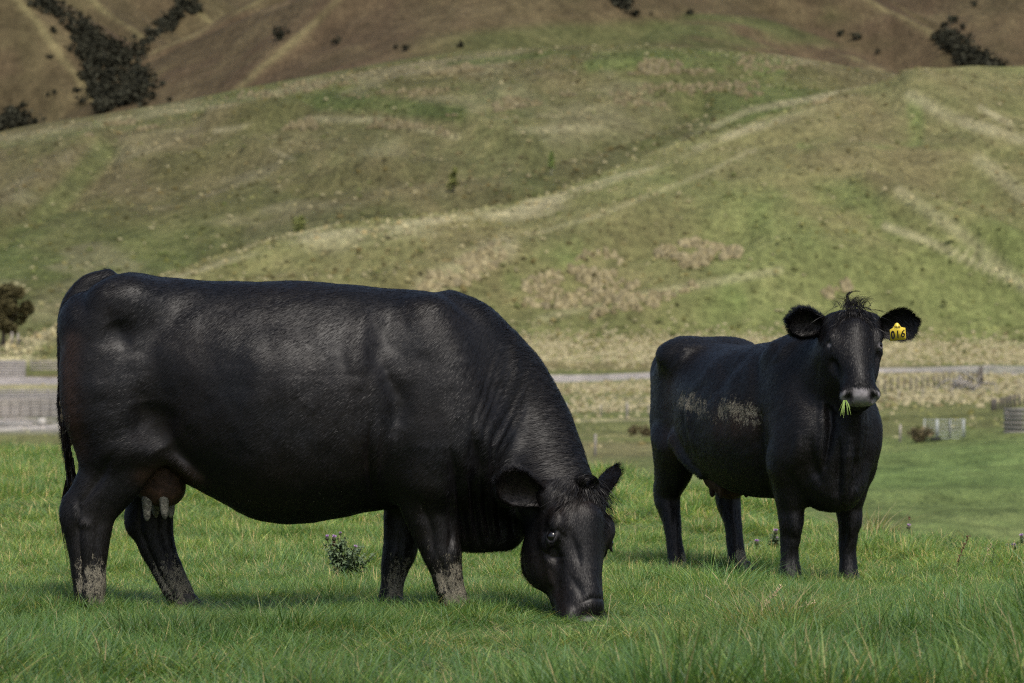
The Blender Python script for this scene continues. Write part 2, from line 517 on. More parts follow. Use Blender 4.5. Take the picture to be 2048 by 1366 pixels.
def hill2_paint(V, px, py):
    P = np.stack([V[..., 0], V[..., 1] * .36, 0 * V[..., 0]], -1)
    n1 = fbm(P, 1 / 80, 4); n2 = fbm(P + 31, 1 / 22, 3); n3 = fbm(P + 9, 1 / 9, 2)
    T = np.zeros(V.shape) + OLIVE * .68
    T = paint(T, sstep(-.1, .5, n1) * .6, GREEN * 1.05)
    T = paint(T, sstep(.0, .5, -n1 + .3 * n2) * .7, DRYBR * .9)
    T = paint(T, sstep(.15, .5, n2) * .45, STRAW * .55)
    for poly, w, s, c in ((((640, 205), (760, 208), (920, 228)), 20, .85, GREEN * .75), (((20, 500), (120, 400), (210, 300)), 30, .5, GREEN * 1.0), (((1180, 130), (1350, 120), (1560, 150)), 16, .7, GREEN * 1.2), (((900, 130), (1100, 108), (1400, 105), (1600, 130)), 8, .6, GREEN),
                          (((430, 262), (620, 238), (760, 240), (860, 262), (960, 285)), 7, .75, STRAW * .7), (((0, 280), (200, 246), (460, 205), (650, 165)), 9, .55, STRAW * .6), (((510, 285), (590, 320)), 5, .7, STRAW * .7), (((1000, 262), (1200, 256)), 9, .5, STRAW * .75),
                          (((1290, 328), (1340, 290), (1500, 220), (1720, 180)), 8, .7, STRAW * .8), (((600, 260), (640, 330), (560, 360)), 26, .6, DRYBR), (((220, 270), (420, 290), (560, 262)), 22, .6, DRYBR * .9), (((850, 310), (1000, 330), (1200, 330)), 22, .5, DRYBR),
                          (((420, 500), (600, 452), (850, 416), (1060, 390), (1200, 345), (1290, 308), (1400, 265)), 34, .60, OLIVE * .50), (((1080, 330), (1250, 300), (1330, 270)), 40, .45, OLIVE * .52),
                          (((0, 290), (120, 270), (160, 262)), 10, .6, np.array((.13, .13, .06)))):
        T = paint(T, band(px, py, poly, w) * s * sstep(-.7, -.1, n2 + .2 * n3), c)
    return T
land_mid = land_mat("hill_pasture", .6, .40, .85, .8, 1.12)
HV, hpx, hpy, HT = patch("broad_hill", VC, rows2, 620, 330, hill2_amp, land_mid, hill2_paint)
HILL = Land(HV, hpx, hpy, HT)

# ---- the brown mountains, shaped by their spurs
SPURS = [  # (photograph x, y, distance) from the top down; slope; roundness
    ([(-330, -250, 2080), (-120, -110, 2030), (20, 5, 1975), (112, 108, 1920), (160, 170, 1885), (205, 245, 1850)], .62, 12),
    ([(60, -110, 2330), (180, -2, 2270), (240, 40, 2235), (296, 82, 2200)], .62, 6),
    ([(300, -80, 2480), (370, 0, 2430), (420, 46, 2400)], .60, 8),
    ([(640, -70, 2130), (505, 12, 2075), (400, 62, 2035), (325, 98, 2000), (250, 132, 1970)], .66, 7),
    ([(640, -10, 1990), (500, 62, 1935), (390, 118, 1890), (300, 165, 1850)], .50, 6),
    ([(800, -110, 1900), (690, -4, 1835), (620, 62, 1795), (540, 125, 1755), (455, 192, 1710)], .62, 7),
    ([(1030, -150, 1990), (960, -45, 1880), (910, 50, 1770), (880, 130, 1650)], .50, 50),
    ([(1130, -60, 1960), (1190, 0, 1920), (1245, 42, 1880), (1300, 80, 1830)], .60, 22),
    ([(1560, -80, 2120), (1440, 18, 2050), (1340, 40, 2000), (1230, 60, 1950)], .50, 12),
    ([(1450, 20, 1900), (1400, 50, 1830), (1330, 90, 1740)], .45, 30),
    ([(1500, 40, 2000), (1640, 88, 1830), (1720, 122, 1735), (1800, 166, 1640)], .50, 8),
    ([(1600, -90, 1990), (1735, 0, 1930), (1810, 38, 1895), (1900, 84, 1850), (1990, 130, 1805), (2090, 184, 1750)], .60, 6),
    ([(2350, -260, 2500), (2200, -120, 2400), (2080, 10, 2280), (2010, 110, 2180)], .50, 40)]
def mountain():
    us = np.linspace(-700, 2750, 760); ys = np.linspace(1440, 3200, 360)
    PX, Y = np.meshgrid(us, ys)
    X = (PX - 1024) / FPX * Y
    P = np.stack([X, Y, 0 * X], -1)
    base = 12 + (Y - 1440) * .10 + np.maximum(Y - 2080, 0) * .22 + 6 * fbm(P, 1 / 300, 3)
    Z = base
    X2 = X + 2.5 * fbm(P + 200, 1 / 70, 3); Y2 = Y + 5 * fbm(P + 300, 1 / 70, 3)
    pale_crest = np.zeros(X.shape)
    for pts, slope, rnd in SPURS:
        W = np.array([at(*q) for q in pts])
        dn = np.linspace(0, len(W) - 1, 8 * len(W)); W = hermite(np.arange(len(W)), W, dn)
        best = np.full(X.shape, -1e9); bd = np.full(X.shape, 1e9)
        for k in range(len(W) - 1):
            a, b = W[k], W[k + 1]
            dx, dy = b[0] - a[0], b[1] - a[1]
            t = np.clip(((X2 - a[0]) * dx + (Y2 - a[1]) * dy) / (dx * dx + dy * dy), 0, 1)
            d = np.hypot(X2 - a[0] - t * dx, Y2 - a[1] - t * dy)
            zz = a[2] + t * (b[2] - a[2]) - slope * (np.sqrt(d * d + rnd * rnd) - rnd)
            best = np.maximum(best, zz); bd = np.minimum(bd, d)
        pale_crest = pale_crest * np.clip(1 - (best - Z) / 3, 0, 1)
        pale_crest = np.maximum(pale_crest, np.exp(-(bd / 2.8) ** 2) * (best > Z - 2) * (1 if rnd < 30 else 0))
        k = 2.5
        h = np.clip(.5 + .5 * (best - Z) / k, 0, 1)
        Z = Z + (best - Z) * h + k * h * (1 - h)
    Z = Z + 1.6 * fbm(P + 20, 1 / 60, 4) + .7 * fbm(P + 50, 1 / 18, 3)
    V = np.stack([X, Y, Z], -1)
    px, py = proj(V)
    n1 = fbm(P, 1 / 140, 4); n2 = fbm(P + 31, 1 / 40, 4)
    T = np.zeros(V.shape) + BROWN  # dark brown that also holds the cloud shade lying over the mountains
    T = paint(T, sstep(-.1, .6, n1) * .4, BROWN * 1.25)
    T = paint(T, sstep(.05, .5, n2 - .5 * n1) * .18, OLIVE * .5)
    T = paint(T, pale_crest * sstep(-.8, .1, n2 + .3) * .85, TAN * .95)  # paler tan along the sharper spur crests
    T = paint(T, sstep(60, 20, np.abs(py - 60)) * sstep(1200, 1350, px) * sstep(1750, 1550, px) * sstep(-.4, .3, n2) * .6, GREEN * .85)
    T = paint(T, sstep(40, 12, np.abs(py - np.interp(px, [a for a, b in SKY2], [b for a, b in SKY2]) + 22)) * sstep(750, 1000, px) * sstep(1500, 1200, px) * .55, GREEN * .8)
    nr, nc = X.shape
    i = np.arange(nr * nc).reshape(nr, nc)
    F = np.stack([i[:-1, :-1], i[:-1, 1:], i[1:, 1:], i[1:, :-1]], -1).reshape(-1, 4)
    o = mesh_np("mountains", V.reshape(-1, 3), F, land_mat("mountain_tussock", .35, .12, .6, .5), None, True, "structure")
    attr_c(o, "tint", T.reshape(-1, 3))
    return Land(V, px, py)
MOUNT = mountain()
# ------------------------------------------------------------------ cattle: bodies grown from blended volumes
class Body:
    def __init__(s, lo, hi, h):
        s.lo = np.array(lo, float); s.h = h
        n = np.ceil((np.array(hi) - s.lo) / h).astype(int) + 1
        s.ax = [(s.lo[k] + h * np.arange(n[k])).astype(np.float32) for k in range(3)]
        s.F = np.full(n, 1.0, np.float32)
    def _win(s, lo, hi):
        sl = []
        for k in range(3):
            a = int(max(0, np.floor((lo[k] - s.lo[k]) / s.h))); b = int(min(len(s.ax[k]), np.ceil((hi[k] - s.lo[k]) / s.h) + 1))
            if b <= a: return None, None
            sl.append(slice(a, b))
        G = np.stack(np.meshgrid(s.ax[0][sl[0]], s.ax[1][sl[1]], s.ax[2][sl[2]], indexing='ij'), -1)
        return tuple(sl), G
    def blend(s, sl, d, k, op):
        A = s.F[sl]
        if op == 'add':
            h = np.clip(.5 + .5 * (A - d) / k, 0, 1)
            s.F[sl] = A + (d - A) * h - k * h * (1 - h)
        else:
            h = np.clip(.5 - .5 * (A + d) / k, 0, 1)
            s.F[sl] = A + (-d - A) * h + k * h * (1 - h)
    def tube(s, nodes, ref, k=0.04, op='add', sub=6):
        """nodes (x, y, z, ru, rv): a tapering limb; ru is its radius along ref (square to the limb), rv across"""
        K = np.array([(*q, q[3])[:5] if len(q) == 4 else q for q in nodes], float)
        W = hermite(np.arange(len(K)), K, np.linspace(0, len(K) - 1, sub * (len(K) - 1) + 1)) if len(K) > 2 else K
        m = W[:, 3:].max() + k + 3 * s.h
        sl, G = s._win(W[:, :3].min(0) - m, W[:, :3].max(0) + m)
        if sl is None: return
        D = np.full(G.shape[:3], 1e3, np.float32)
        ref = np.asarray(ref, float)
        for a, b in zip(W[:-1], W[1:]):
            ab = b[:3] - a[:3]; L = np.linalg.norm(ab); t_ = ab / L
            lo = np.minimum(a[:3], b[:3]) - m; hi = np.maximum(a[:3], b[:3]) + m
            ww = tuple(slice(int(max(0, np.floor((lo[q] - G[0, 0, 0, q]) / s.h))), int(max(1, np.ceil((hi[q] - G[0, 0, 0, q]) / s.h) + 1))) for q in range(3))
            g = G[ww]
            u = ref - t_ * (ref @ t_); u /= np.linalg.norm(u); v = np.cross(t_, u)
            q = g - a[:3].astype(np.float32)
            al = q @ t_.astype(np.float32)
            tt = np.clip(al / L, 0, 1)
            qu = q @ u.astype(np.float32); qv = q @ v.astype(np.float32); qa = al - tt * L
            ru = a[3] + (b[3] - a[3]) * tt; rv = a[4] + (b[4] - a[4]) * tt; rc = np.minimum(ru, rv)
            x, y, z = qu / ru, qv / rv, qa / rc
            k0 = np.sqrt(x * x + y * y + z * z) + 1e-6
            k1 = np.sqrt((x / ru) ** 2 + (y / rv) ** 2 + (z / rc) ** 2) + 1e-4
            D[ww] = np.minimum(D[ww], k0 * (k0 - 1) / k1)
        s.blend(sl, D, k, op)
    def ball(s, c, r, k=0.03, op='add', axes=None):
        c = np.asarray(c, float); r = np.full(3, r, float) if np.isscalar(r) else np.asarray(r, float)
        m = r.max() + k + 3 * s.h
        sl, G = s._win(c - m, c + m)
        if sl is None: return
        q = G - c.astype(np.float32)
        if axes is not None: q = q @ np.asarray(axes, np.float32).T
        p = q / r.astype(np.float32)
        k0 = np.linalg.norm(p, axis=-1) + 1e-6
        k1 = np.linalg.norm(p / r.astype(np.float32), axis=-1) + 1e-4
        s.blend(sl, k0 * (k0 - 1) / k1, k, op)
    def loft(s, tab, O, X, Yd, Zd, k=0.05, p=2.2, taper=0.0, cut=0.02):
        """sections (x, top, bottom, half width, height of the widest place 0..1) along X from O"""
        tab = np.array(tab, float)
        O, X, Yd, Zd = (np.asarray(q, float) for q in (O, X, Yd, Zd))
        C = np.array([O + X * r[0] + Zd * z + Yd * y for r in tab for z in (r[1], r[2]) for y in (-r[3], r[3])])
        m = k + 4 * s.h
        sl, G = s._win(C.min(0) - m, C.max(0) + m)
        q = (G - O.astype(np.float32)).astype(np.float32)
        x, y, z = q @ X.astype(np.float32), q @ Yd.astype(np.float32), q @ Zd.astype(np.float32)
        xx = np.linspace(tab[0, 0], tab[-1, 0], 160)
        T = hermite(tab[:, 0], tab[:, 1:], xx)
        f = lambda c: np.interp(x, xx, T[:, c]).astype(np.float32)
        zt, zb, hw, fr = f(0), f(1), np.maximum(f(2), .01), f(3)
        zc = zb + fr * (zt - zb)
        hh = np.maximum(np.where(z > zc, zt - zc, zc - zb), .01)
        if taper: hw = hw * (1 - taper * np.clip((zc - z) / hh, 0, 1.2))
        r = (np.abs(y / hw) ** p + np.abs((z - zc) / hh) ** p) ** (1 / p)
        d = (r - 1) * np.minimum(hw, hh) * .85
        d = np.maximum(d, np.maximum(tab[0, 0] - x, x - tab[-1, 0]) + cut * 0)
        s.blend(sl, d, k, 'add')
    def mesh(s, smooth=2):
        F, h = s.F, s.h
        nx, ny, nz = F.shape
        off = [(i, j, k) for i in (0, 1) for j in (0, 1) for k in (0, 1)]
        ins = F < 0
        cnt = np.zeros((nx - 1, ny - 1, nz - 1), np.int8)
        for i, j, k in off: cnt += ins[i:nx - 1 + i, j:ny - 1 + j, k:nz - 1 + k]
        act = (cnt > 0) & (cnt < 8)
        idx = np.full(act.shape, -1, np.int64)
        ii, jj, kk = np.nonzero(act)
        idx[ii, jj, kk] = np.arange(len(ii))
        val = np.stack([F[ii + i, jj + j, kk + k] for i, j, k in off], 1)
        S = np.zeros((len(ii), 3)); c = np.zeros(len(ii))
        oa = np.array(off, float)
        for a in range(8):
            for b in range(a + 1, 8):
                if np.abs(oa[a] - oa[b]).sum() != 1: continue
                va, vb = val[:, a], val[:, b]
                m = (va < 0) != (vb < 0)
                t = np.where(m, va / np.where(m, va - vb, 1), 0)
                S += np.where(m[:, None], oa[a] + (oa[b] - oa[a]) * t[:, None], 0); c += m
        V = (S / c[:, None] + np.stack([ii, jj, kk], 1)) * h + s.lo
        Q = []
        for axis in range(3):
            sl0 = [slice(1, -1)] * 3; sl1 = [slice(1, -1)] * 3
            sl0[axis] = slice(0, -1); sl1[axis] = slice(1, None)
            A, B = ins[tuple(sl0)], ins[tuple(sl1)]
            e = np.argwhere(A != B)
            w = A[tuple(e.T)]
            g = e.copy()
            for q in range(3):
                if q != axis: g[:, q] += 1
            o1, o2 = [q for q in range(3) if q != axis]
            def cell(d1, d2):
                t = g.copy(); t[:, o1] += d1; t[:, o2] += d2
                return idx[tuple(t.T)]
            quad = np.stack([cell(-1, -1), cell(0, -1), cell(0, 0), cell(-1, 0)], 1)
            flip = w if axis != 1 else ~w
            quad[~flip] = quad[~flip][:, ::-1]
            Q.append(quad)
        Q = np.concatenate(Q)
        Q = Q[(Q >= 0).all(1)]
        # keep the largest connected piece (drops stray specks)
        E = np.vstack([Q[:, [0, 1]], Q[:, [1, 2]], Q[:, [2, 3]], Q[:, [3, 0]]])
        lab = np.arange(len(V))
        for _ in range(400):
            m = np.minimum(lab[E[:, 0]], lab[E[:, 1]])
            new = lab.copy(); np.minimum.at(new, E[:, 0], m); np.minimum.at(new, E[:, 1], m)
            new = new[new]
            if (new == lab).all(): break
            lab = new
        best = np.bincount(lab).argmax()
        keep = lab == best
        re = np.cumsum(keep) - 1
        Q = re[Q[keep[Q[:, 0]]]]; V = V[keep]
        for _ in range(smooth): V = relax(V, Q, .5)
        return V, Q

def relax(V, Q, w):
    A = np.zeros_like(V); n = np.zeros(len(V))
    for a, b in ((0, 1), (1, 2), (2, 3), (3, 0)):
        for c in range(3):
            A[:, c] += np.bincount(Q[:, a], V[Q[:, b], c], len(V)) + np.bincount(Q[:, b], V[Q[:, a], c], len(V))
        n += np.bincount(Q[:, a], minlength=len(V)) + np.bincount(Q[:, b], minlength=len(V))
    return V + w * (A / np.maximum(n, 1)[:, None] - V)

def normals(V, Q):
    fn = np.cross(V[Q[:, 2]] - V[Q[:, 0]], V[Q[:, 3]] - V[Q[:, 1]])
    Nn = np.zeros_like(V)
    for a in range(4):
        for c in range(3): Nn[:, c] += np.bincount(Q[:, a], fn[:, c], len(V))
    return Nn / (np.linalg.norm(Nn, axis=1, keepdims=True) + 1e-12)

def sculpt(V, Nn, strokes, keep=None):
    """carve folds (+ depth) and raise ridges (- depth) along strokes traced over the near side"""
    px, py = proj(V)
    front = sstep(-.1, .35, -(Nn[:, 1] + .0))
    D = np.zeros(len(V))
    for poly, depth, wid in strokes:
        d, t = seg_dist(px, py, poly)
        w = wid * (0.45 + 0.55 * np.sin(np.pi * np.clip(t, .06, .94)))
        D += 1.55 * depth * np.exp(-(d / w) ** 2) * np.sqrt(np.sin(np.pi * np.clip(t, .04, .96)))
    if keep is not None: D *= keep
    return V - Nn * (D * front)[:, None]

# ---- coats
def coat_mat(name, body=True):
    m, nt, b = mat_new(name)
    p = N(nt, "ShaderNodeTexCoord").outputs["Object"]
    mud = attr_n(nt, "mud"); brown = attr_n(nt, "brown"); nose = attr_n(nt, "nose"); vary = attr_n(nt, "vary")
    black = mix(nt, vary, (.0028, .0027, .0030), (.0088, .0083, .0086))
    n0 = noise(nt, 3.5, 4, .6, p)
    black = mix(nt, ramp(nt, n0, [(.35, 0.), (.75, .75)]), black, (.0105, .0075, .0055))
    c = mix(nt, brown, black, (.055, .030, .018))
    # dried mud: clotted plates with dark hair showing between
    vor = N(nt, "ShaderNodeTexVoronoi", feature='DISTANCE_TO_EDGE')
    mp = N(nt, "ShaderNodeMapping"); mp.inputs["Scale"].default_value = (62, 62, 34)
    nt.links.new(p, mp.inputs[0]); nt.links.new(mp.outputs[0], vor.inputs["Vector"])
    wob = N(nt, "ShaderNodeVectorMath", operation='MULTIPLY_ADD')
    nz = N(nt, "ShaderNodeTexNoise"); nz.inputs["Scale"].default_value = 30; nt.links.new(p, nz.inputs["Vector"])
    nt.links.new(nz.outputs["Color"], wob.inputs[0]); wob.inputs[1].default_value = (.05, .05, .05); nt.links.new(p, wob.inputs[2]); nt.links.new(wob.outputs[0], mp.inputs[0])
    crack = ramp(nt, vor.outputs["Distance"], [(.03, 0.), (.12, 1.)])
    f = noise(nt, 26, 5, .75, p)
    mp2 = N(nt, "ShaderNodeMapping"); mp2.inputs["Scale"].default_value = (78, 78, 24)
    nt.links.new(wob.outputs[0], mp2.inputs[0])
    f2 = noise(nt, 1.0, 4, .7, mp2.outputs[0])
    fs = math_n(nt, 'ADD', math_n(nt, 'MULTIPLY', f, .8), math_n(nt, 'MULTIPLY', f2, 1.9))
    thr = math_n(nt, 'SUBTRACT', math_n(nt, 'ADD', math_n(nt, 'MULTIPLY', mud, 1.4), .62), fs)
    mk = math_n(nt, 'MULTIPLY', math_n(nt, 'MULTIPLY', ramp(nt, thr, [(.0, 0.), (.12, 1.)]), crack), math_n(nt, 'GREATER_THAN', mud, .03))
    mudc = mix(nt, noise(nt, 9, 4, .6, p), (.19, .168, .122), (.36, .33, .25))
    c = mix(nt, mk, c, mudc)
    nosec = mix(nt, ramp(nt, noise(nt, 45, 3, .6, p), [(.3, 0.), (.7, 1.)]), (.15, .138, .141), (.30, .28, .285))
    c = mix(nt, nose, c, nosec)
    nt.links.new(c, b.inputs["Base Color"])
    rough = mix(nt, mk, (.45, .45, .45), (.95, .95, .95))
    nt.links.new(mix(nt, nose, rough, (.34, .34, .34)), b.inputs["Roughness"])
    nt.links.new(mix(nt, mk, (.28, .28, .28), (.05, .05, .05)), b.inputs["Specular IOR Level"])
    if body:
        bump(nt, b, mk, .5, .006)
    return m
COAT = coat_mat("black_coat")
HAIR = coat_mat("black_hair", False)
EYE = simple_mat("dark_eye", (.006, .005, .005), .10, .1, 40, 0, 0, .6)
HORN = simple_mat("dark_hoof", (.022, .019, .016), .5, .4, 30)
UDDER = simple_mat("udder_skin", (.060, .032, .020), .7, .45, 26, 0, .5, .2, (.018, .012, .010))
TEAT = simple_mat("muddy_teat", (.20, .19, .15), .75, .35, 55, 0, .6, .2, (.045, .042, .036))
LINING = simple_mat("ear_lining", (.030, .022, .022), .6, .5, 30)

def ribbons(P, Nn, D, length, width, lift, curl=None, roll=.16, wob=.15):
    """flat tapering hairs rooted at P, leaning along D"""
    n = len(P)
    L = np.asarray(length)[:, None] if np.ndim(length) else np.full((n, 1), length)
    Wd = np.asarray(width)[:, None] if np.ndim(width) else np.full((n, 1), width)
    D = D + rng.normal(0, wob, D.shape)
    D = D - Nn * (D * Nn).sum(1, keepdims=True)
    D /= np.linalg.norm(D, axis=1, keepdims=True) + 1e-9
    S = np.cross(D, Nn)
    a = rng.normal(0, roll, (n, 1))
    S = S * np.cos(a) + Nn * np.sin(a)
    lf = lift * rng.uniform(.4, 1.6, (n, 1))
    q0 = P - Nn * .0015
    q1 = P + D * L * .45 + Nn * L * .45 * lf
    q2 = P + D * L + Nn * L * (lf * .8)
    if curl is not None: q2 = q2 + curl * L
    V = np.stack([q0 - S * Wd / 2, q0 + S * Wd / 2, q1 - S * Wd * .42, q1 + S * Wd * .42, q2], 1).reshape(-1, 3)
    i = 5 * np.arange(n)[:, None]
    return V, [i + np.array([[0, 1, 3, 2]]), i + np.array([[2, 3, 4]])]

def grow_coat(name, parent, V, Q, attrs, flow, count, length, width, dens, lift=.16, mat=None, kind="stuff", wob=.09):
    Nn = normals(V, Q)
    A = np.linalg.norm(np.cross(V[Q[:, 2]] - V[Q[:, 0]], V[Q[:, 3]] - V[Q[:, 1]]), axis=1)
    w = A * dens[Q].mean(1)
    f = rng.choice(len(Q), count, p=w / w.sum())
    a, b = rng.random((2, count, 1))
    def ip(X):
        X = X if X.ndim == 2 else X[:, None]
        return (X[Q[f, 0]] * (1 - a) + X[Q[f, 1]] * a) * (1 - b) + (X[Q[f, 3]] * (1 - a) + X[Q[f, 2]] * a) * b
    P = ip(V); nn = ip(Nn); nn /= np.linalg.norm(nn, axis=1, keepdims=True)
    D = ip(flow)
    L = ip(length)[:, 0] * rng.uniform(.6, 1.3, count)
    HV, HF = ribbons(P, nn, D, L, width * rng.uniform(.6, 1.3, count), lift, wob=wob)
    o = mesh_np(name, HV, HF, mat or HAIR, parent, False, kind)
    for k, v in attrs.items(): attr_f(o, k, np.repeat(ip(v)[:, 0] * (.86 if k == 'mud' else 1), 5))
    attr_f(o, "vary", np.repeat(rng.beta(1.3, 2.2, count), 5))
    return o

HEAD_TAB = [(-.045, -.055, -.13, .055, .5), (-.02, -.022, -.165, .082, .55), (.03, .004, -.205, .106, .6), (.09, .018, -.245, .117, .62), (.155, .020, -.272, .124, .64), (.215, .012, -.278, .120, .64),
            (.28, .002, -.256, .104, .60), (.345, -.004, -.222, .088, .56), (.41, -.006, -.190, .080, .52), (.46, -.006, -.168, .081, .5), (.50, -.012, -.156, .086, .5), (.535, -.026, -.146, .083, .5), (.562, -.05, -.138, .064, .5)]

def grow_head(B, O, L, Nv, S, sc, ls=1.0, ey=(-.038, .114)):
    """head with its poll at O: L runs down the face, Nv out of the forehead, S to one side"""
    O, L, Nv, S = (np.asarray(q, float) for q in (O, L, Nv, S))
    P = lambda l, n, s: O + sc * (L * (l * ls) + Nv * n + S * s)
    ax = np.array([L, Nv, S])
    B.loft([(r[0] * sc * ls, r[1] * sc, r[2] * sc, r[3] * sc, r[4]) for r in HEAD_TAB], O, L, S, Nv, .03, 2.45, .30)
    for q in (-1, 1):
        B.ball(P(.158, -.022, q * .104), sc * np.array((.046, .028, .026)), .03, 'add', ax)      # brow
        B.ball(P(.245, -.165, q * .066), sc * np.array((.105, .090, .050)), .04, 'add', ax)     # cheek
        B.ball(P(.208, ey[0] - .002, q * (ey[1] + .018)), sc * np.array((.030, .026, .018)), .012, 'sub', ax)    # eye socket
        B.ball(P(.236, -.064, q * .112), sc * np.array((.020, .018, .016)), .02, 'add', ax)     # lower lid
        E = P(.208, ey[0], q * ey[1]); out = S * q * .8 + Nv * .5 - L * .05; out /= np.linalg.norm(out)
        e1 = np.cross(out, L); e1 /= np.linalg.norm(e1); e2 = np.cross(out, e1)
        ring = [(*(E + sc * (.0165 * math.cos(t) * e1 + .0245 * math.sin(t) * e2 + (.0085 + .003 * math.cos(t)) * out)), sc * .0072) for t in np.linspace(0, 2 * math.pi, 13)]
        B.tube(ring, (0.3, 0.5, 1), .010, 'add', 2)                                                # lids
        B.ball(P(.30, -.055, q * .101), sc * np.array((.05, .020, .018)), .03, 'sub', ax)        # below the eye
        B.tube([(*P(.20, -.085, q * .108), sc * .016), (*P(.30, -.090, q * .088), sc * .014), (*P(.36, -.100, q * .078), sc * .010)], Nv, .025)  # face ridge
        B.ball(P(.522, -.050, q * .062), sc * np.array((.036, .032, .030)), .022, 'add', ax)    # nostril wing
        B.tube([(*P(.530, -.004, q * .042), sc * .013), (*P(.552, -.022, q * .056), sc * .021), (*P(.560, -.054, q * .067), sc * .018)], S, .005, 'sub')
        B.ball(P(.03, -.07, q * .095), sc * .038, .05)                                            # ear root
    B.tube([(*P(.13, -.004, 0), sc * .055), (*P(.30, -.030, 0), sc * .05), (*P(.45, -.036, 0), sc * .05)], S, .04)   # nose bone
    B.ball(P(.535, -.060, 0), sc * np.array((.030, .050, .040)), .02, 'add', ax)                 # pad
    for q in (-1, 1):
        B.tube([(*P(.562, -.118, 0), sc * .008), (*P(.548, -.120, q * .05), sc * .009), (*P(.50, -.116, q * .084), sc * .010), (*P(.43, -.108, q * .087), sc * .008)], Nv, .012, 'sub')   # mouth
    B.ball(P(.505, -.140, 0), sc * np.array((.045, .032, .060)), .03, 'add', ax)                 # chin
    return P, ax

def head_coords(V, O, ax, sc, ls=1.0):
    return (V - np.asarray(O)) @ ax.T / sc / np.array((ls, 1, 1))

def make_ear(parent, O, U, W, Fc, length, width, cup, flop=0.0, fuzz=900):
    """leaf-shaped cupped ear: U towards the tip, W across, Fc the way it opens"""
    O, U, W, Fc = (np.asarray(q, float) / (1 if k == 0 else np.linalg.norm(q)) for k, q in enumerate((O, U, W, Fc)))
    nu, nv = 22, 15
    u = np.linspace(0, 1, nu); v = np.linspace(-1, 1, nv)
    wid = width * np.interp(u, [0, .1, .3, .55, .78, .92, 1], [.36, .46, .74, .98, .92, .60, .08])
    def sheet(th):
        A = []
        for i in range(nu):
            w = wid[i]; c = cup * (1 - .55 * u[i])
            for q in v:
                ang = q * (1.25 - .55 * u[i])
                y = w * np.sin(ang) / np.sin(1.25 - .55 * u[i])
                d = -c * w * (np.cos(ang) - np.cos(1.25 - .55 * u[i])) / (1 - np.cos(1.25 - .55 * u[i])) * 1.0
                edge = 1 - abs(q) ** 4
                A.append(O + U * (length * u[i]) + W * y + Fc * (d - th * edge * (1 - .6 * u[i])) + Fc * flop * u[i] ** 2)
        return np.array(A)
    A, Bk = sheet(0), sheet(.016)
    i = np.arange(nu * nv).reshape(nu, nv)
    q = np.stack([i[:-1, :-1], i[1:, :-1], i[1:, 1:], i[:-1, 1:]], -1).reshape(-1, 4)
    n = nu * nv
    rim = [(i[k, 0], i[k + 1, 0]) for k in range(nu - 1)] + [(i[-1, k], i[-1, k + 1]) for k in range(nv - 1)] + [(i[k + 1, -1], i[k, -1]) for k in range(nu - 2, -1, -1)]
    F = np.concatenate([q, q[:, ::-1] + n, np.array([(a + n, b + n, b, a) for a, b in rim])])
    V = np.vstack([A, Bk])
    o = mesh_np("ear", V, F, COAT, parent, True)
    for k in ("mud", "nose"): attr_f(o, k, np.zeros(len(V)))
    attr_f(o, "vary", np.full(len(V), .02)); attr_f(o, "brown", np.concatenate([np.full(n, .06), np.zeros(n)]))
    # hair fringe
    Nn = normals(V, F)
    m = fuzz
    k = np.concatenate([rng.integers(0, n, m * 2), n + rng.integers(0, n, m // 4),
                        np.array([i[r, c] for r, c in zip(rng.integers(0, nu, m), rng.choice([0, nv - 1], m))]), i[-1, rng.integers(0, nv, m // 6)]])
    side = np.where(np.isin(k % n % nv, (0, nv - 1)), np.where((k % n) % nv == 0, -1, 1), 0)
    D = U * .9 + np.array((0, 0, -.45)) + W * side[:, None] * .8 + W * ((k % n % nv) / (nv - 1) - .5)[:, None] * .9
    nn = Nn[k] * .6 + Fc * np.where(k < n, .6, -.6)[:, None]
    nn /= np.linalg.norm(nn, axis=1, keepdims=True)
    HVt, HF = ribbons(V[k] + rng.normal(0, .004, (len(k), 3)), nn, D, rng.uniform(.014, .036, len(k)), .0016, .32, wob=.35)
    h = mesh_np("ear_hair", HVt, HF, HAIR, o, False, "stuff")
    for kk in ("mud", "nose", "brown"): attr_f(h, kk, np.zeros(len(HVt)))
    attr_f(h, "vary", np.repeat(rng.beta(1.2, 2.5, len(k)), 5))
    return o

def make_eye(parent, c, r, out):
    u = np.linspace(0, np.pi, 10); v = np.linspace(0, 2 * np.pi, 17)[:-1]
    V = np.array([[math.sin(a) * math.cos(b), math.sin(a) * math.sin(b), math.cos(a)] for a in u for b in v]) * r + np.asarray(c)
    i = np.arange(160).reshape(10, 16); j = np.roll(i, -1, 1)
    F = np.stack([i[:-1], i[1:], j[1:], j[:-1]], -1).reshape(-1, 4)
    return mesh_np("eye", V, F, EYE, parent, True)

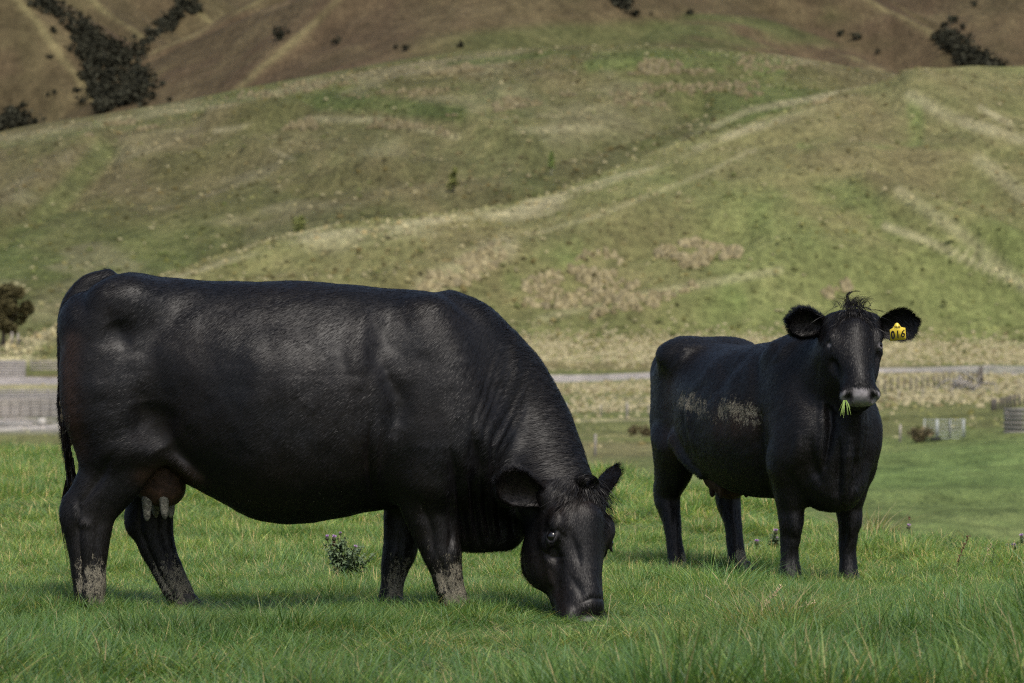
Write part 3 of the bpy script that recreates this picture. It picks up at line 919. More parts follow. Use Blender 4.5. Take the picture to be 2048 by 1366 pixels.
def make_hoof(parent, p, rz, sc=1.0):
    mb = MB()
    for q in (-1, 1):
        prof = [(0, 0, .052, .026), (.02, .004, .052, .027), (.05, -.004, .042, .023), (.075, -.012, .030, .018)]
        ring = []
        for z, dx, a, b in prof:
            for t in np.linspace(0, 2 * np.pi, 9)[:-1]:
                x = dx + a * math.cos(t) * (1.15 if math.cos(t) > 0 else .9); y = q * .027 + b * math.sin(t)
                ring.append((x * sc, y * sc, z * sc))
        V = np.array(ring); cr, sr = math.cos(rz), math.sin(rz)
        V = np.stack([V[:, 0] * cr - V[:, 1] * sr, V[:, 0] * sr + V[:, 1] * cr, V[:, 2]], 1) + np.asarray(p)
        F = [(k * 8 + a, k * 8 + (a + 1) % 8, k * 8 + 8 + (a + 1) % 8, k * 8 + 8 + a) for k in range(3) for a in range(8)]
        mb.raw(V, None, F).raw(V[24:], None, [(0, 1, 2, 3), (0, 3, 4, 7), (4, 5, 6, 7)])
    return mb.build("hoof", HORN, parent, True)

def strands(name, parent, curves, width, vary=None, mud=0.0, brown=0.0, kind="stuff"):
    """locks of hair given as polylines (k,3)"""
    Vs, F4, F3, va, n = [], [], [], [], 0
    for c in curves:
        c = np.asarray(c, float); k = len(c)
        d = np.gradient(c, axis=0); d /= np.linalg.norm(d, axis=1, keepdims=True) + 1e-9
        r = rng.normal(0, 1, 3); r[1] += .0
        S = np.cross(d, r); S /= np.linalg.norm(S, axis=1, keepdims=True) + 1e-9
        w = width * rng.uniform(.6, 1.3) * np.linspace(1, .15, k)[:, None] / 2
        Vs.append(np.stack([c - S * w, c + S * w], 1).reshape(-1, 3))
        F4 += [(n + 2 * q, n + 2 * q + 1, n + 2 * q + 3, n + 2 * q + 2) for q in range(k - 1)]
        va.append(np.full(2 * k, rng.beta(1.4, 2.0))); n += 2 * k
    V = np.concatenate(Vs)
    o = mesh_np(name, V, np.array(F4), HAIR, parent, False, kind)
    attr_f(o, "nose", np.zeros(n)); attr_f(o, "vary", np.concatenate(va))
    attr_f(o, "mud", np.full(n, mud) if np.isscalar(mud) else mud(V)); attr_f(o, "brown", np.full(n, brown))
    return o

def finish_body(parent, V, Q, at_):
    o = mesh_np("body", V, Q, COAT, parent, True)
    at_.setdefault("vary", np.full(len(V), .3))
    for k, v in at_.items(): attr_f(o, k, v)
    return o
# ================================================================== the grazing cow
Y1 = 16.0
def c1(px, py, y=0.0):
    return np.array(at(px, py, Y1 + y))

def grazing_cow():
    root = empty("cow", c1(600, 1225), "large black cow with udder, grazing side-on with its head down in the grass", "cow", "black cattle in the field")
    off = np.array(root.location)
    B = Body((-2.02, 15.15, -.03), (.62, 16.62, 1.47), .0076)
    # barrel, traced section by section: px, top, bottom, half width, widest height
    barrel = [(128, 690, 800, .05, .5), (150, 625, 880, .13, .5), (190, 577, 915, .20, .55), (240, 549, 930, .255, .6), (330, 553, 945, .30, .55), (420, 562, 990, .355, .46), (500, 563, 1034, .40, .43),
              (590, 561, 1045, .415, .42), (690, 568, 1033, .395, .43), (780, 577, 1016, .345, .46), (860, 583, 1018, .295, .48), (930, 600, 1045, .25, .48), (985, 640, 1060, .20, .48), (1025, 700, 1050, .13, .5)]
    B.loft([((p - 1024) / 480, CAM_H - (t - 683) / 480, CAM_H - (b - 683) / 480, w, f) for p, t, b, w, f in barrel], (0, Y1, 0), (1, 0, 0), (0, 1, 0), (0, 0, 1), .05, 2.25)
    Zr = (1, 0, 0)
    for s in (-1, 1):
        # hook bones, pin bones, rump and thigh
        B.ball(c1(240, 600, s * .20), (.12, .07, .07), .14)
        B.ball(c1(160, 640, s * .10), (.07, .07, .09), .08)
        B.tube([(*c1(215, 660, s * .17), .17, .11), (*c1(225, 790, s * .20), .205, .125), (*c1(250, 890, s * .205), .165, .105)], Zr, .07)
        B.tube([(*c1(165, 650, s * .13), .075, .08), (*c1(172, 800, s * .16), .092, .09), (*c1(190, 900, s * .17), .075, .075)], Zr, .06)
        # shoulder blade and muscle
        B.tube([(*c1(855, 640, s * .16), .11, .09), (*c1(880, 760, s * .22), .17, .10), (*c1(890, 880, s * .235), .175, .11), (*c1(870, 960, s * .215), .14, .105)], Zr, .07)
        B.ball(c1(965, 890, s * .17), (.13, .10, .17), .08)
    # flank fold from stifle to belly
    B.tube([(*c1(300, 860, -.22), .06), (*c1(350, 915, -.22), .03), (*c1(400, 950, -.20), .012)], (0, 1, 0), .04)
    B.tube([(*c1(300, 860, .22), .06), (*c1(350, 915, .22), .03), (*c1(400, 950, .20), .012)], (0, 1, 0), .04)
    # near hind leg, set back; far hind leg, set forward
    nh = -.20
    B.tube([(*c1(255, 880, nh), .17, .095), (*c1(222, 950, nh), .135, .075), (*c1(185, 1010, nh), .108, .062), (*c1(176, 1060, nh), .092, .056), (*c1(177, 1110, nh), .074, .047), (*c1(178, 1160, nh), .066, .044), (*c1(180, 1195, nh), .060, .048), (*c1(184, 1222, nh), .055, .048)], Zr, .04)
    B.ball(c1(143, 1022, nh), (.038, .036, .06), .05)
    fh = .20
    B.tube([(*c1(275, 870, fh), .18, .095), (*c1(300, 950, fh), .125, .075), (*c1(302, 1015, fh), .100, .062), (*c1(307, 1060, fh), .088, .055), (*c1(328, 1120, fh), .068, .046), (*c1(352, 1170, fh), .060, .044), (*c1(368, 1200, fh), .058, .048), (*c1(376, 1225, fh), .054, .048)], Zr, .04)
    B.ball(c1(268, 1040, fh), (.035, .035, .055), .05)
    # near front leg, forward; far front leg, back
    nf = -.17
    B.tube([(*c1(862, 930, nf), .16, .10), (*c1(862, 1000, nf), .135, .085), (*c1(872, 1060, nf), .098, .066), (*c1(884, 1105, nf), .080, .060), (*c1(892, 1135, nf), .066, .050), (*c1(902, 1175, nf), .058, .045), (*c1(912, 1205, nf), .056, .048), (*c1(920, 1226, nf), .052, .048)], Zr, .045)
    ff = .17
    B.tube([(*c1(845, 940, ff), .14, .09), (*c1(815, 1010, ff), .098, .075), (*c1(806, 1070, ff), .075, .060), (*c1(800, 1105, ff), .066, .056), (*c1(790, 1140, ff), .056, .046), (*c1(784, 1175, ff), .050, .044), (*c1(783, 1200, ff), .055, .048), (*c1(790, 1226, ff), .052, .048)], Zr, .04)
    # brisket and dewlap
    B.tube([(*c1(905, 1035, 0), .13, .13), (*c1(960, 1060, 0), .090, .085), (*c1(1000, 1068, -.01), .062, .055)], (0, 0, 1), .07)
    B.tube([(*c1(960, 1010, 0), .15, .06), (*c1(1005, 1010, -.015), .17, .045), (*c1(1028, 985, -.03), .14, .04)], (0, 0, 1), .06)
    # neck: withers to poll
    B.tube([(*c1(885, 740, 0), .29, .22), (*c1(950, 800, 0), .315, .19), (*c1(1015, 868, -.02), .275, .155), (*c1(1065, 925, -.10), .225, .135), (*c1(1105, 985, -.21), .165, .12)], (.75, 0, .65), .06)
    B.tube([(*c1(905, 610, 0), .045, .10), (*c1(975, 655, 0), .06, .09), (*c1(1050, 760, -.01), .06, .075), (*c1(1110, 880, -.08), .06, .07), (*c1(1150, 955, -.22), .06, .07)], (.8, 0, .6), .06)
    # head, turned towards the camera
    az = R(36)
    L = np.array((.075, -.33, -1.0)); L /= np.linalg.norm(L)
    Nv = np.array((math.sin(az), -math.cos(az), .04)); Nv -= L * (Nv @ L); Nv /= np.linalg.norm(Nv)
    S = np.cross(Nv, L); S = S if S[0] > 0 else -S
    sc = 1.235
    O = c1(1166, 970, -.31)
    LS = .86
    P, ax = grow_head(B, O, L, Nv, S, sc, LS)
    B.tube([(*c1(1090, 985, -.14), .15, .11), (*P(.10, -.13, 0), .13, .10), (*P(.18, -.15, 0), .10, .08)], (0, 0, 1), .06)
    # tail: dock and upper tail
    B.tube([(*c1(215, 556), .040), (*c1(175, 570), .042), (*c1(145, 605), .036), (*c1(130, 660), .026), (*c1(126, 760), .020), (*c1(129, 860), .017), (*c1(138, 920), .014)], (0, 1, 0), .022)
    V, Q = B.mesh(3)
    Nn = normals(V, Q)
    # folds of skin
    hc = head_coords(V, O, ax, sc, LS)
    on_head = ((hc[:, 0] > -.02) & (hc[:, 1] > -.20) & (np.abs(hc[:, 2]) < .16) & (hc[:, 0] < .6)).astype(float)
    st = [(((742, 850), (738, 900), (744, 960), (760, 1010)), .009, 7), (((755, 845), (752, 910), (757, 975)), -.008, 8),
          (((775, 740), (800, 800), (790, 860)), .012, 22), (((730, 610), (715, 690), (720, 760)), -.010, 26), (((775, 640), (760, 700), (770, 760)), .008, 24),
          (((950, 870), (960, 930), (950, 1000)), .015, 14), (((905, 900), (915, 960), (905, 1010)), .012, 12), (((935, 960), (945, 1010), (938, 1050)), -.008, 9),
          (((225, 640), (240, 670), (250, 700)), .013, 32), (((290, 800), (300, 850), (330, 900)), .022, 38), (((395, 600), (330, 640), (290, 700)), .008, 26),
          (((430, 590), (560, 640), (640, 660)), .006, 40), (((470, 700), (560, 740), (600, 800)), -.008, 60),
          (((480, 752), (620, 751), (760, 748)), .0008, 5), (((350, 915), (390, 950), (440, 990)), -.010, 10)]
    st += [(((232, 900), (205, 950), (170, 1000)), .008, 9), (((160, 1000), (158, 1050), (163, 1120), (165, 1190)), .007, 6), (((205, 1000), (195, 1060), (190, 1120)), .005, 7), (((150, 1010), (160, 1040), (180, 1050)), -.006, 8),
           (((283, 1000), (282, 1060), (315, 1140), (350, 1195)), .007, 6), (((330, 1000), (325, 1060), (345, 1120)), .005, 8), (((840, 1000), (862, 1050), (868, 1100)), .008, 9), (((900, 1010), (905, 1060), (898, 1100)), .006, 8), (((880, 1110), (888, 1150), (898, 1190)), .006, 6), (((905, 1085), (912, 1105), (908, 1125)), -.006, 9),
           (((803, 1060), (797, 1120), (785, 1180)), .006, 6), (((560, 660), (580, 780), (570, 900)), -.004, 30), (((640, 650), (655, 780), (640, 920)), -.004, 28), (((500, 650), (520, 780), (500, 880)), -.004, 28)]
    for k, (x0, x1) in enumerate(((975, 945), (990, 955), (1004, 965), (1018, 972), (1030, 980), (1040, 988), (1048, 1000))):
        yt = 668 + k * 13
        jx = rng.uniform(-5, 5); x0 += jx; x1 += jx; yt += rng.uniform(-15, 25)
        st.append((((x0 + 22, yt), (x0 - 4, yt + 70), (x1 + 2, yt + 150), (x1 - 4 + k, yt + 240), (x1 + 6, yt + 310)), .0026 * rng.uniform(.3, 1.2), 4.2))
        st.append((((x0 + 29, yt + 4), (x0 + 3, yt + 74), (x1 + 9, yt + 154), (x1 + 3 + k, yt + 244), (x1 + 13, yt + 314)), -.0016 * rng.uniform(.5, 1.2), 4.0))
    for k in range(5):
        x = 905 + k * 24
        st.append((((x + 14, 960), (x + 20, 1020), (x + 30, 1080)), .014, 6)); st.append((((x + 24, 980), (x + 32, 1030), (x + 40, 1080)), -.007, 6))
    V = sculpt(V, Nn, st, 1 - on_head)
    st2 = [(((1095, 1125), (1110, 1160), (1118, 1200)), .006, 12), (((1140, 1150), (1160, 1180), (1165, 1200)), .005, 9), (((1210, 1120), (1205, 1160), (1208, 1195)), .004, 7), (((1100, 1062), (1118, 1060), (1134, 1078)), .006, 5), (((1085, 1100), (1105, 1115), (1128, 1112)), .005, 5), (((1160, 1205), (1185, 1195), (1212, 1198)), .006, 5), (((1140, 1060), (1152, 1100), (1160, 1130)), .007, 8), (((1060, 1060), (1068, 1130), (1095, 1200)), -.004, 14)]
    V = sculpt(V, normals(V, Q), st2, on_head)
    V = relax(V, Q, .3)
    Nn = normals(V, Q)
    V = V + Nn * (.0075 * fbm(V, 3.2, 3) + .0018 * fbm(V + 9, 16, 2))[:, None] * (1 - .7 * on_head)[:, None]
    px, py = proj(V)
    hc = head_coords(V, O, ax, sc, LS)
    # dried mud on the legs, dung on the tail, brown tinge on rump and udder side
    legs = sstep(985, 1130, py + 18 * fbm(V + 3, 9, 2)) * (hc[:, 0] < -.3) + sstep(1030, 1170, py) * ((px < 1000))
    legs = np.clip(legs, 0, 1) * (px < 1000)
    mud = legs * .74 * np.clip(.62 + .6 * sstep(-.45, .5, Nn[:, 0] * .9 - Nn[:, 1] * .35 + .5 * fbm(V, 7, 2)), 0, 1)
    mud = np.maximum(mud, .46 * np.exp(-(seg_dist(px, py, ((840, 1010), (850, 1060), (862, 1110)))[0] / 7) ** 2))
    mud = np.maximum(mud, .36 * np.exp(-(seg_dist(px, py, ((470, 1005), (560, 1010), (700, 990)))[0] / 26) ** 2) * (Nn[:, 1] < 0))
    mud = np.maximum(mud, .34 * np.exp(-(seg_dist(px, py, ((905, 1085), (900, 1120), (915, 1180)))[0] / 20) ** 2))
    mud = np.maximum(mud, .5 * (px < 150) * sstep(740, 860, py) * sstep(1000, 960, py) * (px < 142))
    brown = .55 * np.exp(-(seg_dist(px, py, ((140, 680), (136, 800), (150, 900)))[0] / 22) ** 2) + .5 * np.exp(-(seg_dist(px, py, ((290, 950), (340, 940), (390, 965)))[0] / 18) ** 2)
    brown = brown + .12 * np.exp(-(seg_dist(px, py, ((1085, 1120), (1100, 1160), (1115, 1180)))[0] / 22) ** 2) + .12 * np.exp(-(seg_dist(px, py, ((1120, 1010), (1170, 1005)))[0] / 22) ** 2)
    nose = sstep(.515, .530, hc[:, 0] - .25 * np.maximum(-hc[:, 1] - .085, 0) - .3 * np.maximum(np.abs(hc[:, 2]) - .058, 0)) * sstep(-.112, -.100, hc[:, 1]) * (np.abs(hc[:, 2]) < .1) * (hc[:, 0] < .7)
    nose = nose * (1 - np.exp(-(np.hypot(np.abs(hc[:, 2]) - .055, (hc[:, 1] + .028) * .6) / .020) ** 4))
    for q in (-1, 1):
        de = np.linalg.norm(V - P(.214, -.040, q * .1155), axis=1)
        nose = np.maximum(nose, .05 * sstep(.033, .026, de))
    A = dict(mud=mud, brown=np.clip(brown, 0, 1), nose=nose)
    V0 = V - off
    finish_body(root, V0, Q, dict(A))
    # coat: hair lies back and down the body, down the face
    flow = np.stack([-.75 + 0 * px, 0 * px, -.65 - .2 * sstep(900, 1050, py)], 1)
    neckw = sstep(960, 1060, px)[:, None]
    flow = flow * (1 - neckw) + np.array((-.9, 0, -.25)) * neckw
    ow = on_head[:, None]
    flow = flow * (1 - ow) + (L * 1.0 + S * (hc[:, 2:3] * 4)) * ow
    flow[:, 0] += .35 * fbm(V + 60, 2.5, 2); flow[:, 2] += .3 * fbm(V + 80, 2.5, 2)
    leg = sstep(1000, 1060, py)[:, None] * (px < 1000)[:, None]
    flow = flow * (1 - leg) + np.array((-.25, 0, -1)) * leg
    length = .026 + .012 * sstep(960, 1060, px) * (1 - on_head) - .008 * on_head + .006 * sstep(1000, 1100, py) * (px < 1000)
    length = length + .02 * np.exp(-((px - np.interp(py, [590, 700, 800, 950], [950, 1043, 1090, 1160])) / 12) ** 2) * (py < 960) * .5
    eyed = np.min([np.linalg.norm(V - P(.208, -.043, q * .114), axis=1) for q in (-1, 1)], 0)
    dens = np.where(Nn[:, 1] < .25, 1.0, .35) * (1 - nose) * sstep(.026, .040, eyed) * np.where(on_head > 0, 1.5, 1)
    grow_coat("coat", root, V0, Q, A, flow, 230000, length * 1.0, .0016, dens, .10)
    # parts
    for q in (-1, 1):
        make_eye(root, P(.208, -.038, q * .1140) - off, .0200 * sc, None)
    make_ear(root, P(.058, -.060, -.110) - off, (-.90, -.32, .40), (.38, -.12, .9), (.12, -.95, -.28), .235, .080, .50)
    make_ear(root, P(.045, -.075, .105) - off, (.42, .40, .78), (.60, -.75, .1), (.55, -.60, -.2), .20, .070, .50)
    for p, y, rz in (((184, 1226), nh, 0.0), ((378, 1228), fh, .1), ((920, 1230), nf, 0.05), ((790, 1230), ff, 0.0)):
        pt = c1(p[0], p[1], y) - off
        pt[2] = field_z(pt[0] + off[0], pt[1] + off[1]) - off[2]
        make_hoof(root, pt, rz)
    # forelock: a curl on the poll and a fringe over the forehead
    cur = []
    for k in range(170):     # fringe falling over the forehead
        s0 = rng.normal(.004, .030); l0 = rng.uniform(.0, .05)
        p0 = P(l0, .020, s0); ln = rng.uniform(.05, .105); sd = s0 * .9 + rng.normal(0, .022); t = np.linspace(0, 1, 7)[:, None]
        cur.append(p0 + (L * ln) * t + S * (sd * t ** 1.4) + Nv * (.014 * np.sin(np.pi * t * .9)) + S * (.004 * np.sin(5 * t + rng.uniform(0, 6))) - off)
    for k in range(340):     # the curl: locks wound round a bun
        r = rng.uniform(.016, .040); ph = rng.uniform(0, 6.28); s0 = rng.normal(0, .012)
        c = P(-.006, .026, -.004); a = np.linspace(ph, ph + rng.uniform(1.4, 2.8), 9)
        cur.append(np.array([c + S * (1.25 * r * math.cos(q)) + (Nv * .55 - L * .62) * (r * math.sin(q)) + (Nv * .7 + L * .5) * (.016 - .3 * r + s0) + rng.normal(0, .0012, 3) for q in a]) - off)
    for k in range(900):     # longer hair of the forehead, swept outwards
        s0 = rng.uniform(-.105, .105); l0 = rng.uniform(-.03, .16)
        p0 = P(l0, .018 - 1.0 * abs(s0) ** 1.6, s0); ln = rng.uniform(.025, .05); t = np.linspace(0, 1, 4)[:, None]
        cur.append(p0 + (L * ln + S * (s0 * .45 + rng.normal(0, .012))) * t + Nv * (.007 * np.sin(np.pi * t * .9)) - off)
    strands("forelock", root, cur, .0026)
    # long crest hairs at the neck
    # tail switch, matted with dried mud
    cur = []
    for k in range(620):
        t0 = rng.uniform(.0, .85); t = np.linspace(0, 1, 7)
        y0 = 720 + 260 * t0
        x0 = np.interp(y0, [640, 760, 860, 920, 990], [131, 126, 131, 141, 148]) + rng.normal(0, 2.4)
        ln = rng.uniform(50, 130); dx = rng.normal(2, 4)
        xs = x0 + dx * t + rng.normal(0, 1.0) + np.interp(y0 + ln * t, [700, 920, 1000, 1100], [0, 6, 8, 4]) * t; ys = y0 + ln * t
        yy = rng.normal(0, .016) - .015
        cur.append(np.array([c1(a, b, yy + .012 * rng.normal() * u) for a, b, u in zip(xs, ys, t)]) - off)
    for k in range(26):
        t = np.linspace(0, 1, 10); x0 = rng.normal(138, 4)
        xs = x0 - 14 * np.sin(np.pi * t * .8) + 8 * t + rng.normal(0, 3) * t; ys = 960 + 190 * t * rng.uniform(.6, 1)
        cur.append(np.array([c1(a, b, -.03) for a, b in zip(xs, ys)]) - off)
    strands("tail_switch", root, cur, .0075, mud=lambda V_: .42 * sstep(.95, .80, V_[:, 2] + off[2]) * sstep(.40, .60, V_[:, 2] + off[2]) * (vnoise(V_, 30) > -.15), brown=.12)
    # dry clots hanging on the tail
    mb = MB()
    for k in range(26):
        y0 = rng.uniform(790, 985); x0 = np.interp(y0, [760, 860, 920, 990], [125, 131, 140, 149]) + rng.normal(0, 4)
        c = c1(x0, y0, -.03) - off; r = rng.uniform(.006, .013)
        mb.tube([c + (0, 0, r * 1.6), c + (0, 0, r * .6), c - (0, 0, r * .8), c - (0, 0, r * 1.8)], [r * .3, r, r * .9, r * .2], 5)
    mb.build("mud_clots", simple_mat("dry_mud", (.20, .15, .085), .95, .45, 60), root, True, "stuff")
    # udder and teats
    U = Body((-1.65, 15.70, .38), (-1.25, 16.28, .80), .01)
    U.tube([(*c1(325, 945, 0), .115, .15), (*c1(330, 975, 0), .085, .12)], (1, 0, 0), .05)
    U.ball(c1(300, 975, -.06), .058, .05); U.ball(c1(338, 970, -.07), .056, .05); U.ball(c1(300, 978, .08), .055, .05); U.ball(c1(340, 975, .08), .055, .05)
    UV, UQ = U.mesh(3)
    ud = mesh_np("udder", UV - off, UQ, UDDER, root, True)
    for (x, y, d, lx) in ((294, 992, -.085, 0), (327, 988, -.10, 3), (340, 986, -.03, 2), (310, 985, .07, 2)):
        p0, p1 = c1(x, y, d), c1(x + lx, y + 50, d)
        t = np.linspace(0, 1, 8)[:, None]
        MB().tube(p0 + (p1 - p0) * t - off, [.022, .024, .022, .020, .0185, .017, .014, .005], 10).build("teat", TEAT, ud, True)
    return root
COW1 = grazing_cow()
# ================================================================== the standing cow
def standing_cow():
    th = R(25)
    O2 = np.array((1.518, 19.0, -.075))
    a = np.array((math.sin(th), -math.cos(th), 0)); s_ = np.array((math.cos(th), math.sin(th), 0)); z_ = np.array((0, 0, 1.))
    def c2(f, s, z): return np.array((O2[0], O2[1], 0)) + a * f + s_ * s + z_ * z
    root = empty("cow", O2, "smaller black cow standing and facing the camera with a yellow ear tag", "cow", "black cattle in the field")
    off = O2
    B = Body((.55, 18.05, -.12), (2.35, 20.85, 1.42), .0078)
    tab = [(-1.58, .98, .72, .05, .5), (-1.52, 1.08, .64, .10, .5), (-1.42, 1.135, .58, .165, .55), (-1.22, 1.142, .52, .215, .58), (-.98, 1.112, .43, .29, .5), (-.68, 1.108, .355, .325, .45), (-.38, 1.135, .34, .31, .45),
           (-.14, 1.165, .345, .245, .47), (.04, 1.14, .325, .215, .48), (.17, 1.06, .315, .205, .48), (.27, .94, .36, .15, .48), (.35, .82, .48, .07, .5)]
    B.loft(tab, (O2[0], O2[1], 0), a, s_, z_, .05, 2.25)
    for q in (-1, 1):
        B.ball(c2(-1.17, q * .18, 1.06), (.10, .09, .06), .14)
        B.ball(c2(-1.48, q * .10, .97), (.06, .06, .08), .10)
        B.tube([(*c2(-1.25, q * .145, .95), .155, .095), (*c2(-1.22, q * .158, .75), .175, .095), (*c2(-1.20, q * .160, .58), .145, .090)], a, .06)
        B.tube([(*c2(-1.41, q * .11, .92), .07, .07), (*c2(-1.37, q * .14, .72), .085, .08), (*c2(-1.32, q * .155, .56), .07, .07)], a, .06)
        B.tube([(*c2(-.12, q * .15, 1.05), .09, .075), (*c2(-.02, q * .175, .86), .145, .080), (*c2(.07, q * .185, .66), .145, .084), (*c2(.03, q * .195, .52), .115, .09)], a, .06)
        B.ball(c2(.19, q * .120, .68), (.10, .09, .15), .07)
        B.tube([(*c2(-1.05, q * .24, .62), .05), (*c2(-.93, q * .25, .52), .028), (*c2(-.80, q * .23, .44), .015)], (0, 1, 0), .04)
    # front legs
    for q in (-1, 1):
        x = .165 * q
        B.tube([(*c2(.03, q * .18, .56), .125, .095), (*c2(.02, x, .42), .105, .088), (*c2(.01, x, .32), .078, .066), (*c2(.018, x, .245), .066, .058), (*c2(.005, x, .18), .050, .047), (*c2(.0, x, .08), .043, .042), (*c2(.01, x, .0), .046, .048), (*c2(.03, x, -.06), .044, .048)], a, .04)
    # hind legs
    for q, dx in ((-1, -.03), (1, .05)):
        x = .158 * q
        f = -1.18 + dx
        B.tube([(*c2(-1.2, q * .19, .60), .15, .095), (*c2(f - .05, x, .47), .12, .09), (*c2(f - .11, x, .36), .09, .070), (*c2(f - .11, x, .29), .076, .064), (*c2(f - .06, x, .18), .052, .046), (*c2(f - .03, x, .06), .046, .043), (*c2(f, x, -.03), .047, .048), (*c2(f + .02, x, -.09), .044, .048)], a, .04)
        B.ball(c2(f - .165, x, .375), (.03, .03, .045), .04)
    # brisket, dewlap and neck
    B.tube([(*c2(.10, 0, .46), .15, .15), (*c2(.20, 0, .42), .11, .10), (*c2(.26, 0, .42), .07, .06)], z_, .06)
    B.tube([(*c2(-.06, 0, .98), .19, .20), (*c2(.10, 0, .98), .23, .18), (*c2(.24, -.02, 1.01), .215, .15), (*c2(.36, -.04, 1.09), .175, .125)], z_, .06)
    B.tube([(*c2(.22, 0, .72), .20, .085), (*c2(.32, -.01, .82), .13, .06), (*c2(.40, -.03, .92), .08, .05)], z_, .06)
    # head
    O = np.array(at(1707, 622, 18.66))
    L = np.array((.045, -.50, -.865)); L /= np.linalg.norm(L)
    S = np.array((1.0, .08, .0)); S -= L * (S @ L); S /= np.linalg.norm(S)
    Nv = np.cross(S, L); Nv = Nv if Nv[1] < 0 else -Nv
    sc = 1.06
    LS = .79
    EY = (-.026, .103)
    P, ax = grow_head(B, O, L, Nv, S, sc, LS, EY)
    B.tube([(*c2(.30, -.035, 1.06), .15, .12), (*P(.06, -.14, 0), .12, .10), (*P(.16, -.15, 0), .09, .08)], z_, .05)
    # tail head and hanging tail
    B.tube([(*c2(-1.38, 0, 1.115), .035), (*c2(-1.50, 0, 1.115), .034), (*c2(-1.58, 0, 1.05), .030), (*c2(-1.61, 0, .95), .024), (*c2(-1.62, 0, .70), .018), (*c2(-1.60, 0, .55), .014)], s_, .025)
    V, Q = B.mesh(3)
    Nn = normals(V, Q)
    hc = head_coords(V, O, ax, sc, LS)
    on_head = ((hc[:, 0] > -.03) & (hc[:, 1] > -.24) & (np.abs(hc[:, 2]) < .16) & (hc[:, 0] < .62)).astype(float)
    st = [(((1366, 790), (1368, 850), (1380, 900), (1395, 925)), .012, 7), (((1376, 800), (1377, 860), (1390, 910)), -.010, 8),
          (((1395, 775), (1440, 720), (1500, 690)), -.010, 12), (((1420, 800), (1450, 750), (1490, 715)), .008, 12), (((1345, 740), (1375, 700), (1420, 690)), -.008, 12),
          (((1524, 830), (1518, 880), (1522, 940), (1540, 985)), .014, 9), (((1545, 720), (1580, 690), (1610, 672)), -.010, 10), (((1560, 690), (1530, 740), (1530, 790)), .007, 18),
          (((1655, 790), (1660, 850), (1650, 930)), .018, 10), (((1648, 790), (1650, 860), (1640, 930)), -.010, 9), (((1600, 870), (1590, 930), (1610, 970)), -.010, 14),
          (((1620, 880), (1625, 930), (1640, 960)), .012, 12), (((1700, 880), (1695, 940), (1690, 1000)), -.014, 10), (((1712, 900), (1708, 950), (1700, 1000)), .010, 8), (((1735, 860), (1730, 920), (1715, 970)), .012, 10), (((1680, 880), (1678, 950), (1675, 1000)), .012, 9)]
    st += [(((1340, 960), (1350, 1020), (1345, 1080)), .006, 8), (((1470, 1010), (1480, 1060), (1478, 1110)), .006, 8), (((1565, 1000), (1575, 1050), (1572, 1090)), .006, 9), (((1590, 1040), (1595, 1075), (1588, 1095)), -.006, 10), (((1582, 1095), (1580, 1125), (1582, 1145)), .005, 6),
           (((1685, 1010), (1690, 1060), (1686, 1095)), .006, 8), (((1700, 1050), (1704, 1075), (1700, 1095)), -.006, 9), (((1440, 740), (1425, 800), (1430, 880)), -.005, 14), (((1470, 730), (1462, 800), (1468, 890)), -.005, 14), (((1500, 720), (1496, 800), (1500, 900)), -.004, 14), (((1545, 840), (1560, 900), (1565, 960)), -.006, 20)]
    V = sculpt(V, Nn, st, 1 - on_head)
    V = relax(V, Q, .3)
    Nn = normals(V, Q)
    V = V + Nn * (.005 * fbm(V, 4.5, 3) + .0016 * fbm(V + 9, 18, 2))[:, None] * (1 - .75 * on_head)[:, None]
    px, py = proj(V)
    hc = head_coords(V, O, ax, sc, LS)
    low = sstep(1060, 1135, py + 22 * fbm(V + 3, 9, 2)) * (px < 1540) * .95 + sstep(1050, 1075, py) * sstep(1120, 1095, py) * (px > 1540) * .20
    mud = np.clip(low * np.clip(.3 + .9 * sstep(-.3, .5, Nn[:, 0] + .5 * fbm(V, 8, 2)), 0, 1), 0, 1)
    d, t = seg_dist(px, py, ((1375, 805), (1420, 820), (1470, 818), (1505, 830)))
    mud = np.maximum(mud, .70 * np.exp(-(d / 38) ** 2) * (.95 + .25 * fbm(V + 4, 9, 2)))
    mud = np.maximum(mud, .72 * np.exp(-(seg_dist(px, py, ((1385, 790), (1378, 815)))[0] / 14) ** 2))
    for q, w in ((((1560, 745), (1535, 780)), 6), (((1450, 850), (1490, 840), (1500, 830)), 12), (((1335, 820), (1345, 850)), 14)):
        mud = np.maximum(mud, .40 * np.exp(-(seg_dist(px, py, q)[0] / w) ** 2))
    mud = np.maximum(mud, .5 * np.exp(-(np.hypot(px - 1721, py - 716) / 3) ** 2))
    brown = .30 * np.exp(-(seg_dist(px, py, ((1340, 760), (1345, 860), (1350, 900)))[0] / 16) ** 2) + .35 * np.exp(-(seg_dist(px, py, ((1450, 850), (1500, 840)))[0] / 34) ** 2)
    nose = sstep(.500, .512, hc[:, 0] - .25 * np.maximum(-hc[:, 1] - .085, 0) - .35 * np.maximum(np.abs(hc[:, 2]) - .060, 0)) * sstep(-.114, -.102, hc[:, 1]) * (np.abs(hc[:, 2]) < .1) * (hc[:, 0] < .7)
    nose = nose * (1 - np.exp(-(np.hypot(np.abs(hc[:, 2]) - .055, (hc[:, 1] + .028) * .6) / .020) ** 4))
    for q in (-1, 1):
        de = np.linalg.norm(V - P(.214, EY[0] - .002, q * (EY[1] + .002)), axis=1)
        nose = np.maximum(nose, .5 * sstep(.030, .024, de))
    A = dict(mud=mud * (1 - nose), brown=np.clip(brown, 0, 1), nose=nose)
    V0 = V - off
    finish_body(root, V0, Q, dict(A))
    flow = -a[None] * .8 - z_[None] * .7 + 0 * V
    ow = on_head[:, None]
